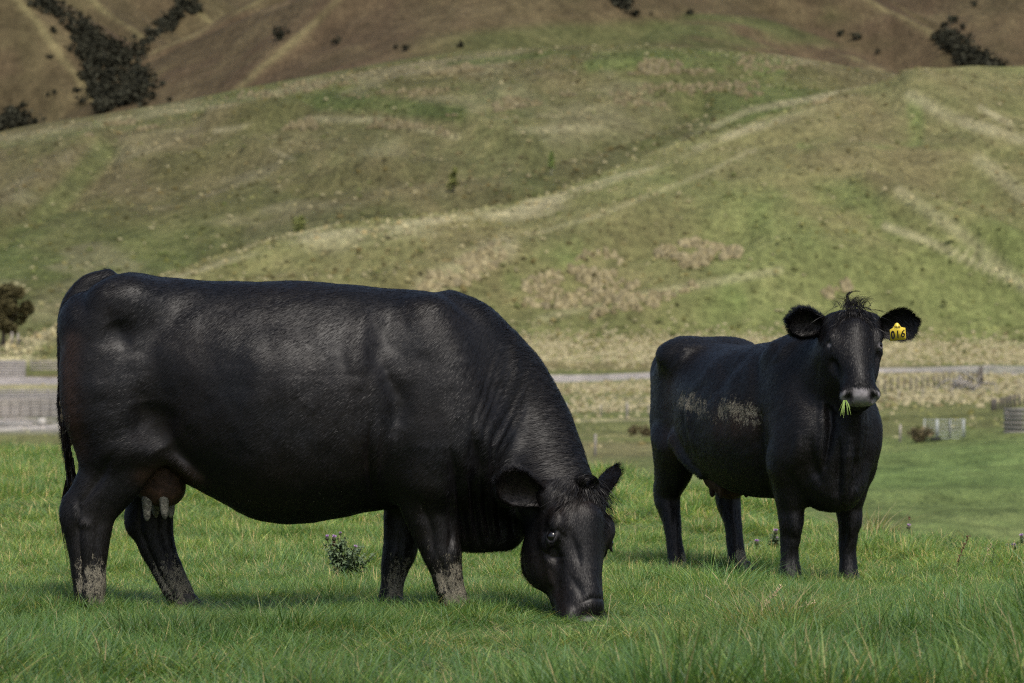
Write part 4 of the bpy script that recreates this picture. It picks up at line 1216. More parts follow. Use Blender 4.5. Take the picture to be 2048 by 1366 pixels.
    flow = flow * (1 - ow) + (L + S * (hc[:, 2:3] * 4)) * ow
    flow = flow + .35 * np.stack([fbm(V + 60, 2.5, 2), 0 * px, fbm(V + 80, 2.5, 2)], 1)
    lw = sstep(.45, .35, V[:, 2])[:, None]
    flow = flow * (1 - lw) + (-a * .2 - z_) * lw
    length = .026 - .006 * on_head + .006 * sstep(.3, .1, V[:, 2])
    eyed = np.min([np.linalg.norm(V - P(.208, EY[0], q * EY[1]), axis=1) for q in (-1, 1)], 0)
    dens = np.where(Nn[:, 1] < .3, 1.0, .3) * (1 - nose) * sstep(.026, .042, eyed) * np.where(on_head > 0, 1.5, 1)
    grow_coat("coat", root, V0, Q, A, flow, 180000, length * .85, .0019, dens, .16)
    for q in (-1, 1):
        make_eye(root, P(.208, EY[0], q * EY[1]) - off, .0200 * sc, None)
    # ears, held out sideways and open to the front
    make_ear(root, P(.06, -.080, -.108) - off, (-.93, .05, .22), (.28, -.10, .95), (-.05, -.97, -.18), .205, .074, .55, fuzz=2200)
    make_ear(root, P(.065, -.080, .108) - off, (.96, -.15, .20), (-.28, -.10, .95), (.05, -.97, -.18), .200, .066, .55, fuzz=2200)
    for f, q in ((.035, -.165), (.035, .165), (-1.19, -.175), (-1.11, .175)):
        p = c2(f, q, 0); p[2] = field_z(p[0], p[1]); make_hoof(root, p - off, -R(90) + th, .92)
    # hair of the poll with a curl standing up
    cur = []
    for k in range(700):
        s0 = rng.normal(0, .034); l0 = rng.uniform(-.035, .10)
        p0 = P(l0, .012 - 1.2 * abs(s0) ** 1.7, s0); ln = rng.uniform(.03, .075); t = np.linspace(0, 1, 6)[:, None]
        cur.append(p0 + (L * ln + S * (s0 * .7 + rng.normal(0, .012))) * t + Nv * (.016 * np.sin(np.pi * t * .85)) - off)
    for k in range(190):
        s0 = rng.normal(0, .03); sg = 1 if rng.random() < .72 else -1
        p0 = P(-.03 + rng.normal(0, .01), -.01, s0); ln = rng.uniform(.03, .065); t = np.linspace(0, 1, 7)
        cur.append(np.array([p0 - L * ln * math.sin(1.9 * q) * .8 + S * sg * ln * 1.1 * q ** 1.6 + Nv * .02 * q for q in t]) - off)
    for k in range(24):
        p0 = P(-.035, -.005, -.012 + rng.normal(0, .006)); t = np.linspace(0, 1, 9)
        cur.append(np.array([p0 + z_ * .075 * math.sin(1.75 * q) + S * (-.022 * math.sin(3.0 * q) + .05 * q ** 2.2) + rng.normal(0, .0012, 3) for q in t]) - off)
    strands("forelock", root, cur, .0030)
    # tail switch behind the hind legs
    cur = []
    for k in range(140):
        t = np.linspace(0, 1, 6); p0 = c2(-1.60, rng.normal(0, .02), rng.uniform(.5, .72)); ln = rng.uniform(.12, .28)
        cur.append(np.array([p0 + a * (.02 * q + rng.normal(0, .003)) + s_ * rng.normal(0, .006) - z_ * ln * q for q in t]) - off)
    strands("tail_switch", root, cur, .006)
    # udder
    U = Body((.75, 19.1, .20), (1.45, 20.4, .62), .01)
    U.tube([(*c2(-.98, 0, .44), .11, .12), (*c2(-.92, 0, .39), .075, .095)], a, .05)
    UV, UQ = U.mesh(3)
    ud = mesh_np("udder", UV - off, UQ, UDDER, root, True)
    for f, q in ((-.88, -.075), (-.99, -.07), (-.88, .07), (-.99, .07)):
        p0 = c2(f, q, .385) - off; t = np.linspace(0, 1, 7)[:, None]
        MB().tube(p0 + np.array((0, 0, -.06)) * t, [.017, .018, .017, .016, .015, .013, .005], 8).build("teat", UDDER, ud, True)
    # yellow tag through the ear
    TAGM = simple_mat("yellow_tag", (.78, .58, .05), .38, .08, 12, 0, .05, .5)
    INK = simple_mat("tag_ink", (.018, .016, .014), .5, .2, 30, 0, 0)
    tc = np.array(at(1795, 664, 18.55)) - off
    tu = np.array((1, -.05, .09)); tu /= np.linalg.norm(tu); tv = np.array((-.06, -.22, 1.0)); tv -= tu * (tv @ tu); tv /= np.linalg.norm(tv); tn = np.cross(tu, tv)
    if tn[1] > 0: tn = -tn
    k = 1 / 413.0
    out = [(-16, -17), (13.5, -17), (16, -14), (16, 7), (8, 9.5), (4, 16.5), (1.5, 18.5), (-1.5, 18.5), (-4, 16.5), (-8, 9.5), (-15, 6)]
    n = len(out)
    V = np.array([tc + (tu * x + tv * y) * k + tn * dz for dz in (.0015, -.0015) for x, y in out] + [tc + tn * .0015, tc - tn * .0015])
    F3 = [(2 * n, i, (i + 1) % n) for i in range(n)] + [(2 * n + 1, n + (i + 1) % n, n + i) for i in range(n)]
    F4 = [(i, n + i, n + (i + 1) % n, (i + 1) % n) for i in range(n)]
    tg = mesh_np("ear_tag", V, [np.array(F3), np.array(F4)], TAGM, root)
    M = Matrix((Vector(tu).to_4d(), Vector(tv).to_4d(), Vector(tn).to_4d(), (0, 0, 0, 1))).transposed()
    for row in range(3): M[row][3] = 0
    M[3][0] = M[3][1] = M[3][2] = 0; M[3][3] = 1
    def text(body, size, cx, cy, bold, name, sx=1.0, shear=0.0):
        cu = bpy.data.curves.new(name, 'FONT'); cu.body = body; cu.size = size * k; cu.align_x = 'CENTER'; cu.align_y = 'CENTER'
        cu.offset = bold * k; cu.extrude = .0004; cu.shear = shear; cu.resolution_u = 3
        cu.materials.append(INK)
        tmp = bpy.data.objects.new(name, cu); COL.objects.link(tmp)
        dg = bpy.context.evaluated_depsgraph_get(); me = bpy.data.meshes.new_from_object(tmp.evaluated_get(dg))
        me.name = name; bpy.data.objects.remove(tmp)
        o = bpy.data.objects.new(name, me); COL.objects.link(o); o.parent = tg
        o.matrix_local = Matrix.Translation(Vector(tc + (tu * cx + tv * cy) * k + tn * .0022)) @ M @ Matrix.Diagonal((sx, 1, 1, 1))
        return o
    text("0", 23, -9.6, -6.0, .95, "digit", .70); text("1", 22, .2, -5.6, .45, "digit", .8); text("6", 22, 9.6, -4.6, .35, "digit", .82, .2)
    text("Nuti", 6.5, .5, 10.5, .05, "lettering")
    return root
COW2 = standing_cow()
# ------------------------------------------------------------------ grass of the field
def grass_mat(name):
    m, nt, b = mat_new(name)
    out = nt.nodes["Material Output"]
    col = attr_n(nt, "blade", "Color")
    inst = N(nt, "ShaderNodeObjectInfo").outputs["Random"]
    p = pos_n(nt)
    big = noise(nt, .55, 4, .65, p); mid = noise(nt, 2.2, 3, .6, p)
    c = mix(nt, 1.0, col, mix(nt, 1.0, ramp(nt, inst, [(0., .82), (1., 1.50)]), (1.06, 1.08, 1.06), 'MULTIPLY'), 'MULTIPLY')
    c = mix(nt, ramp(nt, big, [(.46, 0.), (.66, .55)]), c, mix(nt, 1.0, c, (1.38, 1.2, .95), 'MULTIPLY'))
    c = mix(nt, ramp(nt, mid, [(.52, 0.), (.72, .6)]), c, mix(nt, 1.0, c, (.62, .80, .72), 'MULTIPLY'))
    nt.links.new(c, b.inputs["Base Color"])
    b.inputs["Roughness"].default_value = .48
    b.inputs["Specular IOR Level"].default_value = .35
    tr = N(nt, "ShaderNodeBsdfTranslucent")
    nt.links.new(mix(nt, 1.0, c, (1.25, 1.3, .6), 'MULTIPLY'), tr.inputs[0])
    ms = N(nt, "ShaderNodeMixShader"); ms.inputs[0].default_value = .38
    nt.links.new(b.outputs[0], ms.inputs[1]); nt.links.new(tr.outputs[0], ms.inputs[2]); nt.links.new(ms.outputs[0], out.inputs[0])
    return m
GRASS = grass_mat("grass_blades")

def blades(n, rad, lo, hi, wid, lean, dry=.06, segs=4, spread=.55, wind=(.10, .03), green=1.0):
    Vs, Fs, Cs, k0 = [], [], [], 0
    for _ in range(n):
        r = rad * math.sqrt(rng.random()); a = rng.uniform(0, 2 * math.pi)
        x, y = r * math.cos(a), r * math.sin(a)
        h = rng.uniform(lo, hi); th = a + rng.normal(0, .9)
        bend = abs(rng.normal(spread, .3)); k = np.linspace(0, 1, segs + 1)
        ln = lean * rng.uniform(.3, 1.4)
        dx = math.cos(th) * (ln * k + bend * k ** 2) * h + wind[0] * h * k ** 1.5; dy = math.sin(th) * (ln * k + bend * k ** 2) * h + wind[1] * h * k ** 1.5
        z = h * (k - .30 * bend * k ** 2.2)
        w = wid * rng.uniform(.6, 1.3) * (1 - k ** 1.7) ; w[-1] = wid * .06
        f = th + math.pi / 2 + rng.normal(0, .5)
        S = np.array((math.cos(f), math.sin(f), 0))
        C = np.stack([x + dx, y + dy, z], 1)
        Vs.append(np.stack([C - S * w[:, None] / 2, C + S * w[:, None] / 2], 1).reshape(-1, 3))
        Fs += [(k0 + 2 * q, k0 + 2 * q + 1, k0 + 2 * q + 3, k0 + 2 * q + 2) for q in range(segs)]
        u = rng.random()
        if u < dry: c = np.array((.42, .34, .18)) * rng.uniform(.6, 1.1)
        elif u < dry + .22: c = np.array((.190, .250, .076)) * rng.uniform(.8, 1.2)
        elif u < dry + .48: c = np.array((.086, .155, .066)) * rng.uniform(.8, 1.2)
        else: c = np.array((.084, .155, .038)) * rng.uniform(.7, 1.25)
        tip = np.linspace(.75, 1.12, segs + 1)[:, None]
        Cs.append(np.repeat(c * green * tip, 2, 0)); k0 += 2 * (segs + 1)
    return np.concatenate(Vs), np.array(Fs), np.concatenate(Cs)

def tuft_source(coll, *a, **kw):
    V, F, Cc = blades(*a, **kw)
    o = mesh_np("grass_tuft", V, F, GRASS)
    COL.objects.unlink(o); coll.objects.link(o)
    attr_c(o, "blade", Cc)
    return o

def scatter(name, coll, P, rot, scl, idx):
    me = bpy.data.meshes.new(name)
    me.vertices.add(len(P)); me.vertices.foreach_set("co", np.asarray(P, np.float32).ravel())
    o = bpy.data.objects.new(name, me); COL.objects.link(o); o["kind"] = "stuff"
    for nm, v, ty in (("rot", rot, 'FLOAT_VECTOR'), ("scl", scl, 'FLOAT_VECTOR'), ("idx", idx, 'INT')):
        at_ = me.attributes.new(nm, ty, 'POINT')
        at_.data.foreach_set("vector" if ty == 'FLOAT_VECTOR' else "value", np.asarray(v, np.int32 if ty == 'INT' else np.float32).ravel())
    g = bpy.data.node_groups.new(name, 'GeometryNodeTree')
    g.interface.new_socket("Geometry", in_out='INPUT', socket_type='NodeSocketGeometry')
    g.interface.new_socket("Geometry", in_out='OUTPUT', socket_type='NodeSocketGeometry')
    gi = g.nodes.new("NodeGroupInput"); go = g.nodes.new("NodeGroupOutput")
    ip = g.nodes.new("GeometryNodeInstanceOnPoints"); ci = g.nodes.new("GeometryNodeCollectionInfo")
    ci.inputs["Collection"].default_value = coll
    ci.inputs["Separate Children"].default_value = True; ci.inputs["Reset Children"].default_value = True
    ip.inputs["Pick Instance"].default_value = True
    def na(nm, ty):
        q = g.nodes.new("GeometryNodeInputNamedAttribute"); q.data_type = ty; q.inputs[0].default_value = nm
        return q.outputs[0]
    g.links.new(gi.outputs[0], ip.inputs["Points"]); g.links.new(ci.outputs[0], ip.inputs["Instance"])
    g.links.new(na("idx", 'INT'), ip.inputs["Instance Index"]); g.links.new(na("scl", 'FLOAT_VECTOR'), ip.inputs["Scale"])
    e2r = g.nodes.new("FunctionNodeEulerToRotation")
    g.links.new(na("rot", 'FLOAT_VECTOR'), e2r.inputs[0]); g.links.new(e2r.outputs[0], ip.inputs["Rotation"])
    g.links.new(ip.outputs[0], go.inputs[0])
    md = o.modifiers.new("scatter", 'NODES'); md.node_group = g
    return o

TUFTS = bpy.data.collections.new("grass_sources")
for k in range(9): tuft_source(TUFTS, 44, .062, .06, .155, .0046, .25, dry=.05)
for k in range(3): tuft_source(TUFTS, 40, .07, .05, .12, .0046, .45, dry=.14, spread=.8)
for k in range(6): tuft_source(TUFTS, 42, .065, .06, .14, .0046, .3, dry=.08, green=np.array((1.36, 1.27, 1.15)))  # far tufts: backlight through the blades is put into their brighter colour
for k in range(5): tuft_source(TUFTS, 36, .070, .085, .20, .0064, .3, dry=.05, green=.90)
def spread_points(y0, y1, dens, half=.172):
    n = int(dens * (y1 ** 2 - y0 ** 2) * half)
    y = np.sqrt(rng.uniform(y0 ** 2, y1 ** 2, n)); x = rng.uniform(-half, half, n) * y
    keep = y < field_edge(x, y) + 5
    return x[keep], y[keep]
def field_grass():
    X, Y, S, T = [], [], [], []
    for y0, y1, d, s in ((10.6, 13.5, 230, 1.15), (13.5, 18.5, 290, 1.0), (18.5, 24, 190, 1.15), (24, 32, 95, 1.5), (32, 48, 55, 1.9)):
        x, y = spread_points(y0, y1, d)
        X.append(x); Y.append(y); S.append(np.full(len(x), s))
    x, y, s = np.concatenate(X), np.concatenate(Y), np.concatenate(S)
    P = np.stack([x, y, 0 * x], 1)
    h = 1 + .55 * fbm(P, 1.5, 3) + .30 * fbm(P + 30, .4, 2)
    # cropped by the grazing muzzle, trodden round the hooves
    h *= 1 - .68 * np.exp(-(((x - .36) / .34) ** 4 + ((y - 15.1) / .5) ** 4))
    for o_ in [o for o in bpy.data.objects if o.name.startswith('hoof')]:
        c_ = np.array(o_.parent.location) + np.array(o_.data.vertices[0].co)
        h *= 1 + (.4 if c_[1] < 17.5 else -.15) * np.exp(-((x - c_[0]) ** 2 + (y - c_[1] + .10) ** 2) / .018)
    h = np.clip(h, .25, 1.9)
    h = h * (1.12 - .50 * sstep(13.2, 15.2, y)) * (1 - .22 * sstep(17.0, 18.0, y) * sstep(20.5, 19.5, y)) * (1 + .25 * sstep(22, 28, y))
    z = field_z(x, y) - .004
    n = len(x)
    rot = np.stack([rng.normal(0, .10, n), rng.normal(.05, .10, n), rng.uniform(-1.2, 1.2, n) + np.where(rng.random(n) < .3, np.pi, 0)], 1)
    scl = np.stack([s * (.75 + .25 * h), s * (.75 + .25 * h), s * h * rng.uniform(.8, 1.2, n)], 1)
    scl[:, 2] *= np.where(s > 1.3, .72, 1)
    dryw = sstep(.15, .55, fbm(P + 70, .8, 3))
    idx = np.where(rng.random(n) < .12 + .6 * dryw, rng.integers(9, 12, n), rng.integers(0, 9, n))
    pale = rng.random(n) < .08 + .85 * sstep(15.5, 21.5, y + 2.2 * fbm(P + 11, .5, 2))
    idx = np.where(pale & (idx < 9), rng.integers(12, 18, n), idx)
    fore = rng.random(n) < .75 * sstep(14.6, 13.0, y + 1.2 * fbm(P + 5, .7, 2))
    idx = np.where(fore & (idx < 9), rng.integers(18, 23, n), idx)
    scatter("grass", TUFTS, np.stack([x, y, z], 1), rot, scl, idx)
field_grass()

# ------------------------------------------------------------------ what grows on the hills
def clump_mat(name, rough=.95):
    m, nt, b = mat_new(name)
    c = attr_n(nt, "tint", "Color")
    f = noise(nt, 2.2, 3, .7, pos_n(nt))
    nt.links.new(mix(nt, 1.0, c, ramp(nt, f, [(.3, .65), (.7, 1.3)]), 'MULTIPLY'), b.inputs["Base Color"])
    b.inputs["Roughness"].default_value = rough; b.inputs["Specular IOR Level"].default_value = .05
    return m
CLUMP = clump_mat("tussock_clumps")
LEAFY = clump_mat("shrub_leaves", .8)
BARK = simple_mat("grey_bark", (.12, .10, .08), .9, .3, 3)

def mounds(name, P, rad, hgt, col):
    """rounded uneven tussocks, many in one"""
    n = len(P); a = np.linspace(0, 2 * np.pi, 7)[:-1]
    V = np.zeros((n, 13, 3)); rad = np.asarray(rad); hgt = np.asarray(hgt)
    for r, (f, zf) in enumerate(((1.0, -.15), (.72, .62))):
        j = rng.uniform(.65, 1.3, (n, 6))
        ph = rng.uniform(0, 1, (n, 1))
        V[:, r * 6:r * 6 + 6, 0] = np.cos(a + ph) * f * j * rad[:, None]
        V[:, r * 6:r * 6 + 6, 1] = np.sin(a + ph) * f * j * rad[:, None]
        V[:, r * 6:r * 6 + 6, 2] = zf * hgt[:, None] * rng.uniform(.7, 1.3, (n, 6))
    V[:, 12, 2] = hgt * rng.uniform(.8, 1.2, n); V[:, 12, 0] = rad * rng.normal(0, .2, n)
    V += np.asarray(P)[:, None]
    f4 = np.array([(k, (k + 1) % 6, 6 + (k + 1) % 6, 6 + k) for k in range(6)]); f3 = np.array([(6 + k, 6 + (k + 1) % 6, 12) for k in range(6)])
    i = 13 * np.arange(n)[:, None, None]
    o = mesh_np(name, V.reshape(-1, 3), [(i + f4).reshape(-1, 4), (i + f3).reshape(-1, 3)], CLUMP, None, False, "stuff")
    attr_c(o, "tint", np.repeat(np.asarray(col), 13, 0))
    return o

def in_poly(px, py, poly):
    r = np.zeros(len(px), bool); n = len(poly)
    for i in range(n):
        (x0, y0), (x1, y1) = poly[i], poly[(i + 1) % n]
        c = ((y0 > py) != (y1 > py)) & (px < (x1 - x0) * (py - y0) / (y1 - y0 + 1e-9) + x0)
        r ^= c
    return r

def sample_poly(land, poly, n, patchy=0.0, seed=0):
    poly = np.array(poly, float); lo, hi = poly.min(0), poly.max(0); out = []; k = 0
    while len(out) < n and k < 40 * n:
        k += 1
        x, y = rng.uniform(lo[0], hi[0]), rng.uniform(lo[1], hi[1])
        if not in_poly(np.array([x]), np.array([y]), poly)[0]: continue
        if patchy and vnoise(np.array([[x / 60 + seed, y / 22, 0.5]]), 1.0)[0] < patchy - 1: continue
        out.append(land.at(x, y))
    return np.array(out).reshape(-1, 3)

BRACKEN = np.array((.265, .225, .125))
def bracken():
    P, R_, C = [], [], []
    for land, poly, n, r in (
        (VALLEY, [(820, 590), (870, 545), (1000, 480), (1010, 520), (930, 580)], 190, .8),
        (VALLEY, [(1000, 570), (1120, 540), (1180, 500), (1240, 505), (1260, 600), (1120, 620), (1010, 610)], 330, .75),
        (VALLEY, [(1310, 500), (1400, 475), (1500, 468), (1535, 530), (1420, 550), (1320, 535)], 300, .8),
        (VALLEY, [(1240, 560), (1330, 545), (1400, 575), (1300, 620), (1180, 640)], 150, .7),
        (VALLEY, [(1640, 590), (1690, 560), (1720, 590), (1690, 620)], 30, .8), (VALLEY, [(1555, 470), (1590, 466), (1590, 480), (1560, 482)], 14, .8),
        (VALLEY, [(1380, 230), (1560, 200), (1720, 180), (1700, 195), (1500, 235)], 60, .8),
        (HILL, [(1130, 150), (1250, 118), (1400, 125), (1440, 150), (1300, 150)], 230, 1.0),
        (HILL, [(1140, 205), (1300, 170), (1480, 165), (1600, 160), (1500, 200), (1300, 215)], 260, .95),
        (HILL, [(1450, 110), (1560, 115), (1650, 140), (1500, 150)], 110, .95),
        (HILL, [(860, 150), (960, 120), (1100, 104), (1180, 108), (1000, 140)], 150, 1.0),
        (HILL, [(550, 262), (620, 236), (780, 238), (890, 262), (900, 275), (760, 256)], 170, 1.0),
        (HILL, [(880, 235), (960, 205), (1080, 190), (1180, 190), (1000, 225)], 130, 1.0),
        (HILL, [(150, 272), (220, 245), (340, 232), (380, 245), (220, 272)], 90, 1.0),
        (HILL, [(420, 200), (560, 170), (700, 150), (720, 165), (560, 195)], 110, 1.0),
        (HILL, [(680, 190), (800, 180), (920, 178), (900, 190), (720, 200)], 70, .9)):
        q = sample_poly(land, poly, int(n * .8), .92, len(P))
        if len(q) == 0: continue
        P.append(q); R_.append(rng.uniform(.5, 1.15, len(q)) * r)
        C.append(BRACKEN * rng.uniform(.6, 1.1, (len(q), 1)) * (.72 if land is HILL else 1) * np.array((1, 1, 1)) + rng.normal(0, .006, (len(q), 1)))
    P, R_, C = np.concatenate(P), np.concatenate(R_), np.clip(np.concatenate(C), .01, 1)
    mounds("bracken", P, R_, R_ * rng.uniform(.8, 1.5, len(P)), C)
bracken()

def tussocks():
    P, R_, C = [], [], []
    for V, T, n, r0, r1, y0, y1 in ((VV, VALLEY.T, 9000, .22, .75, 592, 935), (HV, HILL.T, 7000, .4, 1.05, 700, 1375), (VV, VALLEY.T, 1800, .12, .4, 222, 515)):
        Y = V[:, 5:-5, 1]
        k = np.flatnonzero(((Y > y0) & (Y < y1)).ravel())
        # even by area in the picture, so the slopes read as rough as they are
        s = rng.choice(k, n)
        q = V[:, 5:-5].reshape(-1, 3)[s] + np.stack([rng.normal(0, .8, n), rng.normal(0, 1.5, n), 0 * s - .02], 1)
        t = T[:, 5:-5].reshape(-1, 3)[s]
        u = rng.random((n, 1))
        c = np.where(u < .30, t * .60, np.where(u < .55, t * 1.45, np.where(u < .72, (t + STRAW) / 2, np.where(u < .86, (t + GREEN * 1.2) / 2 * .9, t * np.array((1.06, .97, .85))))))
        P.append(q); R_.append(r0 + (r1 - r0) * rng.beta(1.2, 2.6, n)); C.append(c * rng.uniform(.8, 1.2, (n, 1)))
    P, R_, C = np.concatenate(P), np.concatenate(R_), np.concatenate(C)
    mounds("hill_tussocks", P, R_, R_ * rng.uniform(.45, 1.1, len(P)), C)
    # rank dry grass on the bank at the foot of the hill and along the road
    n = 15000
    px = rng.uniform(980, 2200, n); row = rng.choice(3, n, p=(.62, .25, .13))
    py = np.where(row == 0, np.interp(px, VC, fp) + rng.normal(8, 17, n), np.where(row == 1, np.interp(px, [1000, 1740, 2200], [788, 770, 764]) + rng.normal(-6, 9, n), np.interp(px, [1000, 1740, 2200], [820, 798, 784]) + rng.normal(0, 9, n)))
    q = np.array([VALLEY.at(a, b) for a, b in zip(px, py)])
    ok = (q[:, 1] < 519) | (q[:, 1] > 556)
    q = q[ok]; n = len(q)
    r = .14 + .36 * rng.beta(1.2, 2.5, n)
    c = np.where(rng.random((n, 1)) < .66, STRAW * rng.uniform(.72, .92, (n, 1)), np.where(rng.random((n, 1)) < .5, DRYBR * 1.2, OLIVE * 1.25) * rng.uniform(.85, 1.2, (n, 1)))
    mounds("rank_grass", q, r, r * rng.uniform(.5, 1.1, n), c)
tussocks()

def leafy(P, rad, n, size, squash=1.0):
    """leaf-sized faces spread through a crown of overlapping lobes"""
    P = np.atleast_2d(P); m = len(P); rad = np.broadcast_to(rad, (m,))
    k = rng.integers(0, m, n)
    d = rng.normal(0, 1, (n, 3)); d /= np.linalg.norm(d, axis=1, keepdims=True)
    r = rad[k] * rng.random(n) ** .38
    c = P[k] + d * r[:, None] * np.array((1, 1, squash))
    a = rng.normal(0, 1, (n, 3)); a /= np.linalg.norm(a, axis=1, keepdims=True)
    b = np.cross(a, rng.normal(0, 1, (n, 3))); b /= np.linalg.norm(b, axis=1, keepdims=True)
    s = (size * rng.uniform(.5, 1.4, n))[:, None]
    V = np.stack([c - a * s, c + b * s * .7, c + a * s, c - b * s * .7], 1).reshape(-1, 3)
    return V, 4 * np.arange(n)[:, None] + np.arange(4)[None]

def plant(name, loc, lobes, n, size, col, trunk, label, cat, group=None, squash=1.0, var=.35, bark=BARK):
    """lobes (dx, dy, dz, r); trunk a list of (points, radii)"""
    root = empty(name, loc, label, cat, group)
    L = np.array(lobes, float)
    V, F = leafy(L[:, :3], L[:, 3], n, size, squash)
    o = mesh_np("crown", V, F, LEAFY, root)
    attr_c(o, "tint", np.repeat(np.asarray(col) * rng.uniform(1 - var, 1 + var, (n, 1)), 4, 0))
    if trunk:
        mb = MB()
        for pts, rad in trunk: mb.tube(pts, rad, 6)
        mb.build("trunk", bark, root, True)
    return root

def small_lobes(r, h, k=6):
    return [(rng.normal(0, r * .45), rng.normal(0, r * .45), h * rng.uniform(.35, .8), r * rng.uniform(.45, .7)) for _ in range(k)]

# dark native shrubs dotted over the mountains: one by one
SHRUB = np.array((.034, .035, .023))
SHRUBS = [(672, 86, 14, "dark shrub alone on the left flank of the round brown dome"), (790, 95, 9, "small dark shrub, left one of a pair low on the brown dome"), (812, 98, 13, "larger dark shrub, right one of a pair low on the brown dome"),
          (920, 91, 12, "upright dark shrub alone low in the middle of the brown dome"), (1274, 30, 13, "dark shrub beside the foot of the dome's right edge"), (1303, 29, 6, "tiny dark shrub right of the shrub by the dome's edge"), (1378, 26, 12, "dark shrub on the pale saddle right of the dome"),
          (1712, 76, 14, "dark round shrub above the green streak on the right mountain"), (1680, 68, 12, "grey-green shrub just left of the round one on the right mountain"), (1756, 104, 9, "brownish low shrub under the pair on the right mountain"),
          (1905, 42, 17, "biggest dark shrub of the cluster above the right gully"), (1887, 54, 13, "dark shrub at the left of the cluster above the right gully"), (1924, 56, 11, "dark shrub at the right of the cluster above the right gully"), (1893, 66, 9, "small dark shrub at the top end of the right gully"),
          (1948, 10, 11, "dark shrub highest up near the top right corner"), (108, 186, 9, "small dark shrub, left one of the row on the left brown slope"), (96, 190, 7, "smallest dark shrub at the left end of the row on the left brown slope"), (152, 182, 11, "dark shrub at the right of the row, nearest the wooded gully"),
          (45, 212, 11, "dark shrub high on the lower left brown slope"), (28, 222, 15, "wide dark shrub on the lower left brown slope"), (70, 244, 11, "dark shrub just above the grass crest at the left"),
          (326, 168, 11, "dark shrub standing right of the wooded gully"), (308, 175, 9, "low dark shrub between the wooded gully and its neighbour"), (338, 200, 10, "dark shrub just above the grass crest right of the gully"), (98, 115, 9, "narrow dark shrub on the slope left of the wooded gully"), (108, 62, 12, "dark shrub at the upper left edge of the wooded gully")]
for x, y, w, lab in SHRUBS:
    p = MOUNT.at(x, y + w * .35)
    r = w * p[1] / FPX * .62
    plant("shrub", p, small_lobes(r, r * 1.7), 90, r * .34, SHRUB * rng.uniform(.8, 1.3), [([(0, 0, -.3), (0, 0, r)], r * .12)], lab, "shrub", "dark shrubs on the brown mountains")

def woods():
    P = []
    for poly, n in (([(62, 5), (100, 25), (138, 62), (168, 130), (182, 185), (196, 232), (250, 215), (292, 195), (282, 150), (248, 132), (232, 92), (150, 40), (100, 5)], 330),
                    ([(240, 120), (310, 62), (345, 30), (350, 5), (380, 5), (400, 22), (318, 75), (262, 125)], 90), ([(1874, 78), (1900, 74), (1916, 98), (1968, 120), (2010, 148), (1972, 152), (1930, 132), (1890, 104)], 110),
                    ([(0, 235), (30, 232), (70, 258), (0, 266)], 36), ([(1225, 0), (1240, 0), (1250, 18), (1236, 14)], 16), ([(549, 86), (562, 68), (568, 62), (556, 86)], 4)):
        q = sample_poly(MOUNT, poly, int(n * .85)); P.append(q)
        c_ = np.array(poly); e_ = rng.integers(0, len(c_), n // 6); f_ = rng.random((n // 6, 1))
        m_ = c_[e_] * f_ + c_[(e_ + 1) % len(c_)] * (1 - f_) + rng.normal(0, 1, (n // 6, 2)) * (11, 7)
        m_ = m_[m_[:, 1] < np.interp(m_[:, 0], [a for a, b in SKY2], [b for a, b in SKY2]) - 4]
        if len(m_): P.append(np.array([MOUNT.at(*k) for k in m_]))
    P = np.concatenate(P); r = rng.uniform(1.8, 4.2, len(P))
    L = np.concatenate([P + np.stack([rng.normal(0, .5, len(P)) * r, rng.normal(0, .5, len(P)) * r, r * rng.uniform(.3, 1.1, len(P))], 1) for _ in range(3)])
    V, F = leafy(L, np.tile(r * .75, 3), 22000, 1.0)
    o = mesh_np("gully_wood", V, F, LEAFY, None, False, "stuff")
    attr_c(o, "tint", np.repeat(SHRUB * np.array((1.05, 1, 1)) * rng.uniform(.5, 1.5, (len(V) // 4, 1)), 4, 0))
woods()

# trees on the hill
p = HILL.at(1103, 352)
plant("sapling", p, [(0, 0, 2.6 + .55 * k, 1.05 - .09 * k) for k in range(7)], 700, .22, (.24, .31, .10), [([(0, 0, 0), (.05, 0, 2.2), (0, 0, 5.2)], [.14, .11, .04])], "slender bright green sapling with a pale trunk on the hillside", "tree", bark=simple_mat("pale_guard", (.48, .46, .40), .8, .1, 3))
p = HILL.at(907, 385)
plant("young_tree", p, [(rng.normal(0, .5), rng.normal(0, .5), 1.6 + .6 * k, 1.15 - .09 * k) for k in range(8)], 800, .28, (.19, .20, .065), [([(0, 0, 0), (0, 0, 2), (.1, 0, 5.5)], [.15, .12, .04])], "olive green young tree with a full crown on the hillside", "tree")
p = HILL.at(601, 462)
plant("bush", p, [(rng.normal(0, .6), rng.normal(0, .6), rng.uniform(.6, 3.2), rng.uniform(.7, 1.2)) for k in range(8)], 600, .24, (.22, .24, .08), [([(0, 0, 0), (0, 0, 2.4)], [.1, .05])], "pale yellow-green bush where the broad hill meets the near spur", "bush")
p = HILL.at(1192, 362)
plant("bush", p, [(rng.normal(0, 1.2), rng.normal(0, .6), rng.uniform(.4, 1.5), rng.uniform(.7, 1.1)) for k in range(7)], 450, .24, (.19, .18, .07), [([(0, 0, 0), (0, 0, 1.2)], [.1, .05])], "low olive bush beside the sapling above the pale crest", "bush")
p = VALLEY.at(6, 694)
lobes = []
for k in range(22):
    a_, r_ = rng.uniform(0, 6.28), rng.uniform(0, 4.2); z_l = rng.uniform(2.6, 9.6)
    lobes.append((r_ * 1.25 * math.cos(a_) * (1 - ((z_l - 5) / 6) ** 2 * .5) - .6, r_ * math.sin(a_) * .7, z_l, rng.uniform(1.0, 1.7)))
